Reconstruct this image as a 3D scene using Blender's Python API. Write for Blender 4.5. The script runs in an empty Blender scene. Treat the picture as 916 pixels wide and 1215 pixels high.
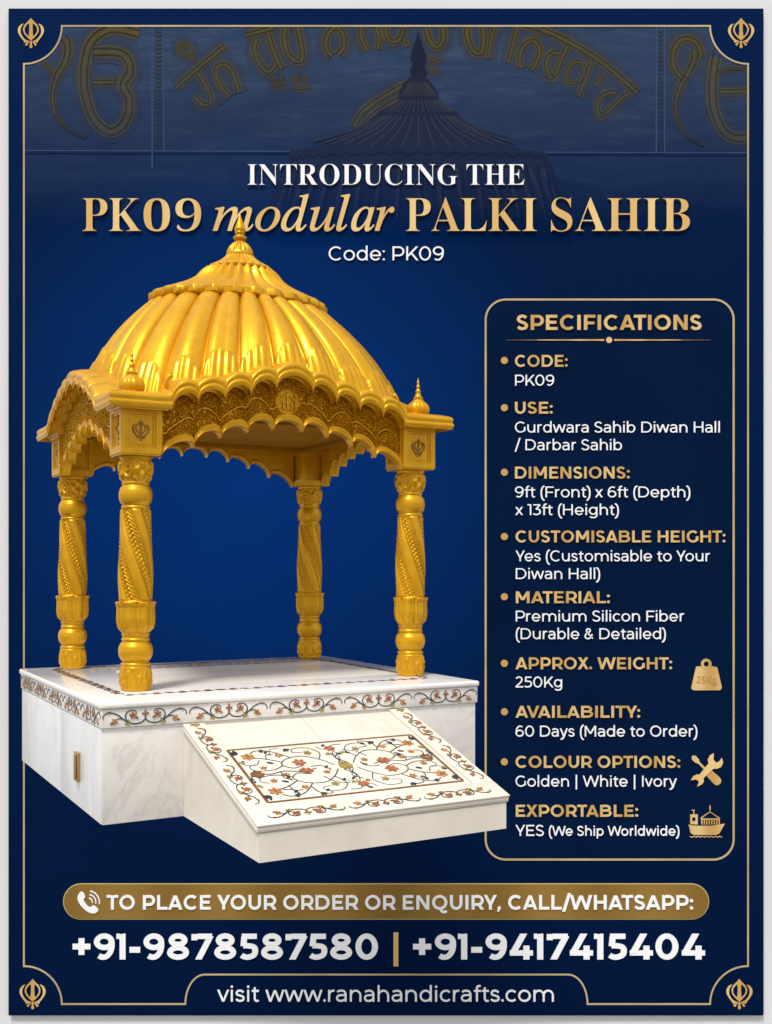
import bpy, math, json
import numpy as np
from mathutils import Vector, Matrix
R_=math.radians; PI=math.pi
GL=json.loads(r'''{"B":{"A":[437,[[37,0,-9,0,-9,6,-9,12,-9,18,4,18,15,22,24,30,32,38,41,53,49,75,101,205,154,336,206,466,212,466,218,466,224,465,278,339,331,213,384,87,394,62,403,45,411,34,419,24,429,18,443,18,443,12,443,6,443,0,372,0,300,0,229,0,229,6,229,12,229,18,265,18,283,27,283,46,283,52,280,64,273,81,266,98,259,115,253,132,203,132,153,132,103,132,95,112,87,91,79,71,77,67,76,63,76,59,75,54,75,51,75,48,75,28,91,18,124,18,125,18,126,18,128,18,128,12,128,6,128,0,82,0],[135,213,113,161,156,161,199,161,242,161,220,213,198,266,177,319,156,266]]],"B":[443,[[90,0,16,0,16,6,16,12,16,17,39,18,54,23,62,32,71,41,75,58,75,82,75,178,75,273,75,369,75,388,73,403,69,412,66,422,60,429,51,433,43,437,31,439,15,439,15,444,15,450,15,455,84,455,152,455,220,455,338,455,396,420,396,351,396,296,360,261,287,247,375,231,418,192,418,132,418,90,403,58,371,35,339,12,295,0,238,0,164,0],[182,298,182,252,184,252,186,252,188,252,224,252,249,259,263,272,278,286,285,310,285,345,285,376,280,398,269,412,259,427,241,434,216,434,201,434,192,431,188,425,184,419,182,407,182,391,182,345],[206,24,222,24,251,24,271,32,283,49,295,66,301,92,301,128,301,165,293,192,277,208,261,223,235,231,197,231,192,231,187,231,182,231,182,176,182,120,182,65,182,50,185,39,190,33,196,27]]],"C":[468,[[338,-11,257,-11,212,-11,172,-1,137,20,103,40,75,68,56,104,36,140,26,182,26,228,26,274,36,315,56,351,76,387,104,414,139,435,174,455,214,465,259,465,290,465,326,457,367,440,374,437,381,435,388,435,404,435,415,445,419,465,425,465,431,465,437,465,437,413,437,361,437,308,431,308,425,308,420,308,405,350,383,383,356,407,329,431,299,443,265,443,184,443,144,371,144,226,144,91,188,24,278,24,305,24,332,31,358,45,384,59,408,79,428,106,435,100,441,94,447,89,401,22]]],"D":[496,[[90,0,20,0,20,6,20,12,20,17,41,18,55,22,63,30,70,37,74,52,74,75,74,174,74,274,74,374,74,400,70,418,61,426,52,434,37,439,15,439,15,444,15,450,15,455,84,455,153,455,222,455,302,455,363,436,405,396,447,357,468,301,468,228,468,76,388,0,228,0,159,0],[206,24,222,24,266,24,299,41,319,75,340,109,351,160,351,229,351,365,308,433,223,433,206,433,195,430,190,423,185,417,182,404,182,385,182,281,182,176,182,72,182,53,185,40,190,34,195,27]]],"E":[442,[[143,0,14,0,14,6,14,11,14,17,38,17,54,21,62,30,71,38,75,54,75,78,75,175,75,272,75,369,75,398,71,417,62,425,53,434,38,439,16,439,16,444,16,450,16,455,144,455,271,455,399,455,399,410,399,365,399,320,394,320,389,320,383,320,378,361,364,390,340,406,317,422,281,430,232,430,217,430,207,430,200,428,193,427,188,423,186,417,184,411,183,401,183,388,183,341,183,293,183,246,186,246,190,246,193,246,223,246,245,254,259,269,273,284,283,310,288,345,293,345,299,345,304,345,304,270,304,194,304,118,299,118,293,118,287,118,285,145,280,166,273,181,266,197,255,207,241,213,227,219,208,222,185,222,184,222,184,222,183,222,183,171,183,119,183,67,183,51,186,40,192,35,198,30,211,28,230,28,263,28,291,31,313,39,336,46,355,58,371,75,386,92,400,114,411,143,417,143,424,143,430,143,421,95,411,48,402,0,273,0]]],"G":[508,[[328,-10,268,-10,220,-10,177,0,141,19,105,39,77,67,57,103,37,139,28,181,28,229,28,276,37,317,57,352,77,387,105,415,139,435,174,455,213,465,257,465,292,465,330,457,369,441,376,437,382,436,388,436,395,436,401,438,406,443,410,448,415,455,419,465,425,465,431,465,437,465,437,413,437,360,437,308,431,308,426,308,420,308,410,335,398,359,382,379,366,399,349,415,329,426,309,438,289,443,267,443,186,443,146,371,146,228,146,157,157,104,180,67,203,31,235,13,275,13,301,13,318,18,328,27,338,37,343,51,343,71,343,90,343,109,343,128,343,149,338,163,329,170,320,178,302,182,275,182,275,187,275,193,275,198,350,198,425,198,500,198,500,193,500,187,500,182,478,182,464,178,457,171,450,163,446,149,446,128,446,95,446,62,446,29,387,3]]],"H":[523,[[91,0,15,0,15,6,15,12,15,17,39,18,54,23,62,32,71,40,75,56,75,81,75,180,75,279,75,379,75,400,70,415,62,424,54,432,39,437,16,439,16,444,16,450,16,455,91,455,167,455,242,455,242,450,242,444,242,439,225,437,213,435,204,432,196,429,190,423,187,415,184,407,182,395,182,379,182,336,182,293,182,251,235,251,289,251,342,251,342,293,342,336,342,379,342,395,340,407,337,415,335,423,329,429,320,432,312,435,299,437,282,439,282,444,282,450,282,455,357,455,432,455,507,455,507,450,507,444,507,439,484,437,468,432,461,424,453,416,449,401,449,379,449,279,449,180,449,81,449,58,453,42,461,33,469,24,484,18,507,17,507,12,507,6,507,0,432,0,357,0,282,0,282,6,282,12,282,17,305,18,321,23,329,31,338,38,342,55,342,81,342,127,342,174,342,221,289,221,235,221,182,221,182,174,182,127,182,81,182,56,186,40,194,32,202,23,218,18,242,17,242,12,242,6,242,0,166,0]]],"I":[261,[[91,0,13,0,13,6,13,12,13,17,36,20,52,25,61,32,71,40,75,54,75,75,75,179,75,283,75,387,75,407,71,421,63,427,55,434,39,438,13,439,13,444,13,450,13,455,90,455,167,455,244,455,244,450,244,444,244,439,221,438,204,434,196,427,187,421,183,407,183,387,183,284,183,180,183,77,183,63,184,52,187,44,191,36,197,30,206,26,215,22,228,19,246,17,246,12,246,6,246,0,168,0]]],"K":[510,[[92,0,16,0,16,6,16,12,16,17,39,18,55,23,63,32,71,40,75,56,75,81,75,180,75,279,75,379,75,400,71,415,63,424,55,433,39,438,17,439,17,444,17,450,17,455,92,455,167,455,242,455,242,450,242,444,242,439,226,437,213,435,205,432,196,429,191,423,187,415,184,407,183,395,183,379,183,330,183,282,183,234,229,280,275,327,321,373,339,392,349,407,349,418,349,432,329,439,291,439,291,444,291,450,291,455,356,455,421,455,486,455,486,450,486,444,486,439,483,439,480,439,477,439,438,439,394,413,345,361,320,335,295,310,271,285,335,205,399,126,463,46,471,36,479,29,487,25,495,20,505,18,519,17,519,12,519,6,519,0,440,0,360,0,281,0,281,6,281,12,281,17,291,17,299,18,306,18,313,19,318,19,322,21,330,24,334,28,334,34,334,41,328,51,316,66,277,115,238,164,199,214,194,208,188,203,183,198,183,159,183,120,183,81,183,56,187,40,195,32,203,23,219,18,242,17,242,12,242,6,242,0,167,0]]],"L":[426,[[144,0,15,0,15,6,15,12,15,17,39,18,54,23,62,32,71,40,75,56,75,81,75,180,75,279,75,379,75,401,70,416,62,425,54,433,39,438,16,439,16,444,16,450,16,455,94,455,172,455,250,455,250,450,250,444,250,439,232,439,218,437,208,434,198,431,192,425,188,416,184,408,182,395,182,379,182,280,182,181,182,83,182,67,183,55,185,47,188,39,192,34,200,31,207,29,218,28,234,28,266,28,293,32,315,40,336,48,355,61,370,80,385,98,398,123,409,154,415,154,421,154,427,154,419,103,410,51,402,0,273,0]]],"N":[494,[[409,-11,403,-11,304,109,206,230,107,350,107,259,107,169,107,79,107,55,111,39,119,31,126,23,142,18,167,17,167,12,167,6,167,0,117,0,68,0,18,0,18,6,18,12,18,17,34,18,46,20,54,23,62,27,68,33,71,41,74,50,76,62,76,79,76,182,76,285,76,388,53,416,40,431,36,433,32,435,26,437,18,439,18,444,18,450,18,455,64,455,110,455,156,455,235,360,313,264,391,169,391,238,391,308,391,377,391,394,389,406,386,414,383,422,377,428,369,431,360,435,348,437,331,439,331,444,331,450,331,455,381,455,430,455,480,455,480,450,480,444,480,439,456,438,441,433,433,425,426,416,422,400,422,377,422,248,422,118,422,-11,415,-11]]],"O":[525,[[295,-11,261,-11,227,-11,197,-5,169,7,140,19,116,36,94,58,73,79,57,105,45,134,33,163,28,194,28,228,28,261,33,292,45,321,57,350,73,376,95,397,116,419,141,436,170,448,199,460,231,466,265,466,298,466,329,460,357,448,385,436,410,420,431,399,452,377,469,352,481,323,492,294,498,262,498,228,498,194,492,163,481,134,469,105,452,79,430,58,409,36,384,19,355,7,326,-5],[228,12,265,12,341,12,379,84,379,228,379,298,369,352,348,389,326,425,297,443,260,443,183,443,145,371,145,228,145,157,156,104,177,67,199,30]]],"P":[418,[[91,0,15,0,15,6,15,12,15,17,39,18,54,23,62,32,71,40,75,56,75,81,75,180,75,279,75,379,75,400,70,415,62,424,54,432,39,437,16,439,16,444,16,450,16,455,82,455,148,455,214,455,271,455,312,450,336,440,359,430,377,416,390,398,403,379,409,357,409,332,409,294,395,263,367,240,338,217,297,206,242,206,222,206,202,206,182,206,182,164,182,122,182,81,182,56,186,40,194,32,202,23,218,18,242,17,242,12,242,6,242,0,166,0],[182,286,182,230,188,230,195,230,201,230,235,230,258,237,272,253,285,268,292,293,292,329,292,364,286,390,275,406,264,423,244,431,216,431,203,431,194,429,189,424,184,419,182,410,182,398,182,342]]],"R":[473,[[91,0,15,0,15,6,15,12,15,17,39,18,54,23,62,32,71,40,75,56,75,81,75,180,75,279,75,379,75,400,70,415,62,424,54,432,39,437,16,439,16,444,16,450,16,455,83,455,150,455,217,455,284,455,334,445,367,426,400,406,417,376,417,334,417,279,383,242,315,224,354,166,393,108,432,50,439,39,446,31,452,26,458,20,467,17,478,17,479,17,480,17,480,17,480,12,480,6,480,0,433,0,386,0,338,0,293,71,247,141,201,212,195,212,188,212,182,212,182,168,182,124,182,81,182,56,186,40,194,32,202,23,218,18,242,17,242,12,242,6,242,0,166,0],[182,284,182,234,189,234,196,234,203,234,238,234,264,242,280,258,296,275,304,300,304,336,304,399,277,431,224,431,206,431,195,428,190,422,185,417,182,404,182,385,182,335]]],"S":[390,[[49,-11,43,-11,43,45,43,102,43,158,49,158,56,158,62,158,73,109,90,73,111,50,133,26,162,15,197,15,222,15,242,22,257,36,271,50,279,68,279,89,279,119,261,142,225,160,204,170,183,180,163,191,124,210,95,231,77,253,59,274,50,301,50,332,50,359,56,383,67,403,79,423,95,438,115,449,136,460,159,466,185,466,198,466,213,465,229,461,246,458,263,454,282,448,286,447,289,446,291,446,294,445,297,445,300,445,311,445,318,452,320,466,327,466,333,466,339,466,339,417,339,368,339,319,334,319,328,319,322,319,316,344,306,366,293,385,281,404,265,418,248,429,231,439,213,445,194,445,171,445,153,439,140,426,126,414,120,399,120,380,120,363,125,348,137,336,149,325,166,314,189,303,210,293,232,283,253,273,281,260,302,247,317,233,333,219,344,204,350,188,356,172,359,154,359,133,359,104,352,79,339,58,325,36,306,20,281,8,256,-4,226,-10,192,-10,181,-10,170,-9,158,-8,147,-6,136,-3,126,1,114,5,105,8,98,9,91,11,87,12,85,12,77,12,72,10,69,7,66,4,63,-2,61,-11,55,-11]]],"T":[423,[[171,0,92,0,92,6,92,12,92,17,116,17,133,22,142,31,151,40,156,56,156,81,156,198,156,316,156,433,154,433,151,433,149,433,114,433,86,423,65,403,45,383,32,355,29,318,23,318,17,318,11,318,11,364,11,409,11,455,144,455,277,455,410,455,410,409,410,363,410,317,405,317,399,317,394,317,386,394,344,433,269,433,267,433,265,433,263,433,263,316,263,198,263,81,263,56,268,39,276,30,285,22,302,17,328,17,328,12,328,6,328,0,249,0]]],"U":[492,[[307,-13,248,-13,186,-13,141,1,114,29,87,56,73,98,73,155,73,230,73,304,73,379,73,400,69,415,61,424,52,432,37,437,15,439,15,444,15,450,15,455,90,455,165,455,240,455,240,450,240,444,240,439,224,437,211,435,202,432,194,429,188,423,185,415,182,407,181,395,181,379,181,299,181,219,181,140,181,100,188,71,203,51,218,32,242,22,275,22,353,22,392,68,392,159,392,232,392,305,392,378,392,400,388,415,379,423,371,432,354,437,328,439,328,444,328,450,328,455,377,455,426,455,474,455,474,450,474,444,474,439,454,436,440,430,433,421,426,413,422,398,422,378,422,313,422,247,422,181,422,112,408,62,380,32,351,2]]],"0":[375,[[227,-7,188,-7,147,-7,115,4,91,24,66,45,49,74,39,111,28,148,23,191,23,241,23,291,28,334,39,371,49,407,66,436,91,456,115,476,148,486,189,486,228,486,259,476,283,456,307,436,325,407,336,370,347,333,353,290,353,240,353,191,347,147,336,110,325,74,307,45,283,24,259,4],[163,37,188,37,213,37,229,55,237,91,245,126,248,176,248,240,248,304,245,354,237,390,229,425,213,443,189,443,164,443,147,425,139,390,131,354,127,304,127,240,127,176,131,126,139,91,147,55]]],"9":[375,[[187,-7,152,-7,126,-7,104,-3,88,4,72,12,60,21,53,33,46,45,42,57,42,69,42,79,45,87,50,94,56,101,64,105,75,107,81,87,91,70,103,56,116,43,133,36,156,36,214,36,246,101,251,230,241,217,228,207,212,198,197,189,178,185,155,185,117,185,85,197,60,220,36,244,24,278,24,324,24,356,30,384,42,409,54,433,72,452,95,466,118,479,146,486,177,486,210,486,239,478,264,463,289,447,309,423,323,390,338,356,345,313,345,261,345,224,342,189,334,157,327,124,316,96,301,72,285,47,265,28,241,14,216,0],[142,233,184,233,200,233,213,237,224,245,236,254,244,265,251,278,250,335,244,377,231,403,218,428,202,441,181,441,162,441,147,432,137,413,126,394,121,365,121,328,121,265]]]},"I":{"m":[550,[[443,-7,410,-7,387,-7,376,5,376,31,376,44,379,60,384,78,397,125,411,171,424,218,428,235,430,247,430,255,430,268,424,275,411,275,400,275,387,269,371,258,356,246,341,230,325,210,309,189,294,165,279,137,269,116,259,95,251,72,242,49,235,25,228,0,211,0,193,0,175,0,195,68,215,135,235,203,242,226,245,244,245,257,245,269,239,275,227,275,219,275,209,271,196,263,184,255,170,244,155,230,141,215,126,199,113,179,104,163,95,147,86,129,78,110,70,91,63,70,56,47,48,23,40,0,23,0,5,0,-13,0,8,71,29,141,50,212,53,224,56,235,58,243,60,252,61,258,61,263,61,272,58,278,51,281,44,285,32,287,17,287,18,291,19,296,19,300,53,302,77,305,94,310,102,312,109,314,113,315,118,316,122,316,123,316,128,316,130,314,130,308,130,306,130,305,129,303,129,301,128,298,128,296,115,257,103,217,91,177,158,270,215,316,263,316,290,316,304,303,304,277,304,261,297,230,285,184,345,272,400,316,449,316,475,316,489,302,489,275,489,269,488,262,486,253,484,244,482,234,479,222,465,170,450,118,436,65,435,63,435,60,434,57,434,55,433,52,433,50,433,40,437,35,445,35,453,35,460,39,469,48,473,52,477,57,483,64,488,71,493,78,499,87,502,83,505,79,508,76,476,20]]],"o":[351,[[139,-8,105,-8,72,-8,46,2,26,22,6,42,-4,69,-4,102,-4,128,2,153,14,178,26,204,42,227,61,247,81,268,104,285,128,298,152,310,177,316,201,316,236,316,263,306,283,286,304,267,314,240,314,206,314,184,309,161,299,138,290,115,276,93,260,73,243,53,224,36,203,23,172,2],[95,11,113,11,131,11,149,18,166,32,183,46,198,63,211,85,224,107,235,131,243,155,251,180,255,204,255,226,255,275,236,299,197,299,176,299,154,288,132,268,111,247,93,219,78,183,63,148,56,115,56,83,56,60,61,42,71,30,81,18]]],"d":[355,[[87,-8,61,-8,39,-8,22,-1,10,13,-3,28,-9,48,-9,73,-9,95,-4,118,5,143,15,169,28,193,44,217,60,241,79,261,99,279,115,292,130,301,146,307,161,313,177,316,192,316,219,316,236,309,242,293,253,334,263,375,273,416,274,419,274,422,275,426,275,429,275,433,275,436,275,443,273,448,268,451,263,453,255,455,243,455,240,455,236,455,233,455,234,459,235,463,236,467,266,469,289,473,306,479,322,484,333,487,338,487,343,487,345,485,345,480,345,478,344,476,344,473,343,471,343,469,343,468,308,339,274,210,240,81,239,73,237,66,236,60,234,54,234,49,234,44,234,35,239,30,250,30,261,30,280,47,306,81,310,78,313,75,317,72,296,45,278,24,263,11,247,-2,232,-8,217,-8,194,-8,183,4,183,27,183,44,189,73,201,112,178,71,155,41,133,21,111,2],[79,28,91,28,102,28,115,33,127,43,140,54,153,68,165,85,178,103,189,122,199,142,209,163,217,183,223,204,229,224,232,243,232,259,232,272,229,282,223,289,217,297,208,300,198,300,176,300,154,289,132,268,110,246,91,216,75,178,59,139,51,106,51,78,51,62,55,50,62,41,69,32]]],"u":[364,[[72,-8,46,-8,32,-8,22,-4,15,4,8,12,4,23,4,38,4,45,5,56,8,69,10,81,14,97,19,116,29,153,40,191,50,228,52,235,54,241,54,247,55,253,56,259,56,265,56,274,53,280,47,283,41,286,30,287,13,287,14,291,15,296,15,300,32,302,47,304,59,306,72,307,82,309,90,311,107,315,117,316,119,316,125,316,128,315,128,312,128,310,127,307,127,304,126,301,126,298,125,296,107,233,89,170,71,107,67,93,64,82,62,74,60,65,59,58,59,54,59,39,66,32,79,32,92,32,107,40,124,54,141,69,159,89,177,115,195,140,212,170,227,203,242,237,253,272,261,309,279,309,296,309,314,309,294,237,275,164,255,92,249,71,246,56,246,47,246,37,251,32,260,32,274,32,292,49,315,84,318,81,321,78,324,75,292,19,258,-8,222,-8,200,-8,189,4,189,27,189,40,192,58,199,81,206,105,213,129,220,153,186,99,155,59,127,32,99,5]]],"l":[173,[[44,-7,32,-7,21,-7,13,-4,7,2,1,8,-2,16,-2,26,-2,32,-1,42,2,54,5,66,9,81,13,99,42,204,70,308,98,412,100,420,101,427,101,433,101,443,98,450,92,453,86,456,75,458,58,459,59,463,59,467,60,471,77,473,91,475,104,476,116,478,126,480,134,482,151,485,161,487,163,487,169,487,172,485,171,481,170,476,169,471,168,465,133,338,98,211,62,84,58,66,56,55,56,50,56,39,60,34,68,34,80,34,98,50,122,82,126,79,129,75,133,72,114,45,95,25,77,12,59,-1]]],"a":[342,[[74,-8,50,-8,32,-8,18,-2,8,10,-2,23,-7,41,-7,64,-7,101,2,138,18,175,35,213,59,246,90,274,120,302,152,316,183,316,212,316,228,304,232,280,235,290,238,299,241,309,258,309,275,309,292,309,272,236,251,163,231,90,225,69,222,53,222,44,222,38,225,35,233,35,242,35,259,50,282,80,285,77,288,75,291,72,255,19,223,-8,195,-8,177,-8,168,2,168,23,168,36,176,68,191,118,165,75,141,44,119,23,97,2],[63,33,82,33,92,33,103,38,116,48,128,58,140,71,152,87,164,103,175,121,185,141,196,161,204,181,210,201,216,222,219,240,219,257,219,285,208,299,185,299,164,299,143,288,124,266,104,243,87,213,74,175,67,156,62,139,58,122,55,105,53,88,53,73,53,46]]],"r":[224,[[5,0,-13,0,7,70,26,139,46,209,52,233,56,250,56,259,56,270,53,276,47,279,41,281,29,283,13,284,13,288,14,293,15,297,32,300,47,302,59,304,72,306,82,308,90,310,106,314,116,316,118,316,124,316,126,313,124,308,113,265,101,222,89,179,142,271,181,316,208,316,216,316,224,313,229,307,234,301,237,293,237,283,237,271,233,261,226,253,219,244,210,240,200,240,193,240,186,243,180,248,174,253,171,259,170,268,113,210,70,120,41,0,23,0]]]}}''')
sc=bpy.context.scene; COL=sc.collection
def mulb32(a):
    s=np.random.RandomState(a); return s
# ---------------------------------------------------------------- camera numbers
F,HY,YAW,PX,PD,HH,CX=1289.5,674.9,R_(28.873),-1.821,6.911,.856,458.
DB=12.8                    # distance camera -> poster face
K=DB/F                      # metres per poster pixel
CAMZ=(1205-HY)*K+.45        # the poster hangs .45 m above the floor line of the wall
# ---------------------------------------------------------------- materials
def lin(r,g,b): return tuple(((v/255)/12.92 if v/255<=.04045 else ((v/255+.055)/1.055)**2.4) for v in (r,g,b))+(1,)
class NT:
    def __init__(s,name):
        s.m=bpy.data.materials.new(name); s.m.use_nodes=True; s.t=s.m.node_tree; s.n=s.t.nodes
        s.p=s.n['Principled BSDF']
    def add(s,typ,**kw):
        n=s.n.new(typ)
        for k,v in kw.items():
            if k in n.inputs.keys(): n.inputs[k].default_value=v
            else: setattr(n,k,v)
        return n
    def link(s,a,b): s.t.links.new(a,b)
    def set(s,**kw):
        for k,v in kw.items(): s.p.inputs[k.replace('_',' ')].default_value=v
    def noise(s,scale,detail=4,dist=0,vec=None,rough=.5):
        n=s.add('ShaderNodeTexNoise'); n.inputs['Scale'].default_value=scale; n.inputs['Detail'].default_value=detail
        n.inputs['Distortion'].default_value=dist; n.inputs['Roughness'].default_value=rough
        if vec is None:
            tc=s.add('ShaderNodeTexCoord'); vec=tc.outputs['Object']
        s.link(vec,n.inputs['Vector']); return n
    def ramp(s,fac,stops):
        r=s.add('ShaderNodeValToRGB'); e=r.color_ramp.elements
        while len(e)<len(stops): e.new(.5)
        for i,(p,c) in enumerate(stops): e[i].position=p; e[i].color=c
        s.link(fac,r.inputs[0]); return r
    def mix(s,fac,a,b,typ='MIX'):
        m=s.add('ShaderNodeMix',data_type='RGBA',blend_type=typ)
        for i,v in ((0,fac),(6,a),(7,b)):
            if hasattr(v,'is_linked') or hasattr(v,'links'): s.link(v,m.inputs[i])
            else: m.inputs[i].default_value=v
        return m.outputs[2]
    def math(s,op,a,b=0,c=0,clamp=False):
        m=s.add('ShaderNodeMath',operation=op,use_clamp=clamp)
        for i,v in enumerate((a,b,c)):
            if hasattr(v,'links'): s.link(v,m.inputs[i])
            else: m.inputs[i].default_value=v
        return m.outputs[0]
    def bump(s,h,strength=.3,dist=.01):
        b=s.add('ShaderNodeBump'); b.inputs['Strength'].default_value=strength; b.inputs['Distance'].default_value=dist
        s.link(h,b.inputs['Height']); s.link(b.outputs[0],s.p.inputs['Normal']); return b

def gold_material():
    t=NT('gold_painted_fibre'); n=t.noise(7,7,.8,None,.65); n2=t.noise(45,4); n3=t.noise(9,3)
    r=t.ramp(n.outputs[0],[(.25,(.58,.285,.006,1)),(.5,(.66,.34,.008,1)),(.75,(.73,.39,.010,1))])
    t.link(r.outputs[0],t.p.inputs['Base Color'])
    t.set(Metallic=.50,Roughness=.36,Coat_Weight=.14,Coat_Roughness=.12,Specular_IOR_Level=.2)
    rr=t.math('MULTIPLY_ADD',n2.outputs[0],.22,.29); t.link(rr,t.p.inputs['Roughness'])
    t.bump(t.math('ADD',n2.outputs[0],t.math('MULTIPLY',n3.outputs[0],2)),.12,.005); return t.m
def marble(name,base,vein,scale,spec,rough,amount=.5,stretch=(1,1,1)):
    t=NT(name); tc=t.add('ShaderNodeTexCoord'); mp=t.add('ShaderNodeMapping'); mp.inputs['Scale'].default_value=stretch
    t.link(tc.outputs['Object'],mp.inputs[0]); v=mp.outputs[0]
    n=t.noise(scale,9,1.8,v,.6); n3=t.noise(scale*.35,4,.6,v)
    a=t.math('ABSOLUTE',t.math('SUBTRACT',n.outputs[0],.5))
    r=t.ramp(a,[(0,(1,1,1,1)),(.025,(.25,.25,.25,1)),(.09,(0,0,0,1))])
    m3=t.ramp(n3.outputs[0],[(.42,(0,0,0,1)),(.68,(1,1,1,1))])
    f=t.math('MULTIPLY',r.outputs[0],t.math('MULTIPLY',m3.outputs[0],amount))
    cl=t.noise(scale*1.3,5,.8,v)
    b2=tuple(c*.90 for c in base[:3])+(1,)
    c0=t.ramp(cl.outputs[0],[(.35,b2),(.6,base)])
    t.link(t.mix(f,c0.outputs[0],vein),t.p.inputs['Base Color'])
    t.set(Roughness=rough,Specular_IOR_Level=spec); return t.m
def plain(name,c,rough=.6,spec=.3,metal=0,var=.06,scale=8):
    t=NT(name); n=t.noise(scale,4)
    r=t.ramp(n.outputs[0],[(.35,tuple(v*(1-var) for v in c[:3])+(1,)),(.65,tuple(min(1,v*(1+var)) for v in c[:3])+(1,))])
    t.link(r.outputs[0],t.p.inputs['Base Color']); t.set(Roughness=rough,Specular_IOR_Level=spec,Metallic=metal); return t.m
M={}
# ---------------------------------------------------------------- tags + mesh helpers
def props(o,label=None,cat=None,group=None,kind=None):
    for k,v in (('label',label),('category',cat),('group',group),('kind',kind)):
        if v: o[k]=v
    return o
def empty(name,loc,rz=0,parent=None):
    o=bpy.data.objects.new(name,None); COL.objects.link(o); o.location=loc; o.rotation_euler=(0,0,rz); o.empty_display_size=.2
    if parent: o.parent=parent
    return o
def mk(name,V,Fs,mat,parent=None,smooth=True,angle=None,loc=None):
    me=bpy.data.meshes.new(name); me.from_pydata([tuple(map(float,v)) for v in V],[],[tuple(map(int,f)) for f in Fs]); me.validate()
    me.materials.append(mat); o=bpy.data.objects.new(name,me); COL.objects.link(o)
    if parent: o.parent=parent
    if loc: o.location=loc
    if smooth:
        for p in me.polygons: p.use_smooth=True
        if angle: me.set_sharp_from_angle(angle=R_(angle))
    return o
class MB:
    def __init__(s): s.V=[];s.F=[]
    def add(s,V,Fs,mt=None):
        b=len(s.V); s.V+=[tuple(v) if mt is None else tuple(mt@Vector(v)) for v in V]; s.F+=[tuple(i+b for i in f) for f in Fs]
    def box(s,a,b,bev=0):
        (x0,y0,z0),(x1,y1,z1)=a,b
        if bev<=0:
            V=[(x,y,z) for z in (z0,z1) for y in (y0,y1) for x in (x0,x1)]
            s.add(V,[(0,2,3,1),(4,5,7,6),(0,1,5,4),(2,6,7,3),(0,4,6,2),(1,3,7,5)]); return
        import bmesh
        bm=bmesh.new(); bmesh.ops.create_cube(bm,size=1)
        for v in bm.verts: v.co=((x0+x1)/2+v.co.x*(x1-x0),(y0+y1)/2+v.co.y*(y1-y0),(z0+z1)/2+v.co.z*(z1-z0))
        bmesh.ops.bevel(bm,geom=list(bm.edges),offset=bev,segments=3,affect='EDGES',profile=.5)
        bm.verts.index_update(); s.add([v.co[:] for v in bm.verts],[[v.index for v in f.verts] for f in bm.faces]); bm.free()
    def grid(s,rows,closed_u=False,flip=False):
        n=len(rows[0]); V=[p for r in rows for p in r]; Fs=[]
        for i in range(len(rows)-1):
            for j in range(n if closed_u else n-1):
                a=i*n+j;b=i*n+(j+1)%n;c=b+n;d=a+n
                Fs.append((a,d,c,b) if flip else (a,b,c,d))
        s.add(V,Fs)
    def lathe(s,prof,n=48,cx=0,cy=0,z0=0,fn=None,cap=True):
        rows=[]
        for z,r in prof:
            row=[]
            for j in range(n):
                th=2*PI*j/n; rr=r+(fn(th,z) if fn else 0)
                row.append((cx+rr*math.cos(th),cy+rr*math.sin(th),z0+z))
            rows.append(row)
        s.grid(rows,True)
        if cap:
            b=len(s.V)-len(prof)*n
            s.F.append(tuple(b+j for j in range(n))[::-1]); s.F.append(tuple(len(s.V)-n+j for j in range(n)))
    def tube(s,P,r,n=8,taper=None):
        P=[Vector(p) for p in P]; rows=[]; up=None
        for i,p in enumerate(P):
            t=(P[min(i+1,len(P)-1)]-P[max(i-1,0)]).normalized()
            if up is None: up=t.orthogonal().normalized()
            up=(up-t*up.dot(t)).normalized(); w=t.cross(up)
            rr=r*(taper(i/(len(P)-1)) if taper else 1)
            rows.append([tuple(p+(up*math.cos(2*PI*j/n)+w*math.sin(2*PI*j/n))*rr) for j in range(n)])
        s.grid(rows,True); b=len(s.V)-len(rows)*n
        s.F.append(tuple(b+j for j in range(n))[::-1]); s.F.append(tuple(len(s.V)-n+j for j in range(n)))
    def build(s,name,mat,parent=None,smooth=True,angle=None,loc=None): return mk(name,s.V,s.F,mat,parent,smooth,angle,loc)

def catmull(P,n=8,closed=False):
    P=[np.array(p,float) for p in P]; out=[]; N=len(P)
    rng=range(N if closed else N-1)
    for i in rng:
        if closed: a,b,c,d=P[(i-1)%N],P[i],P[(i+1)%N],P[(i+2)%N]
        else: a,b,c,d=P[max(i-1,0)],P[i],P[i+1],P[min(i+2,N-1)]
        for k in range(n):
            t=k/n; out.append(.5*((2*b)+(-a+c)*t+(2*a-5*b+4*c-d)*t*t+(-a+3*b-3*c+d)*t**3))
    if not closed: out.append(P[-1])
    return out
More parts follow.
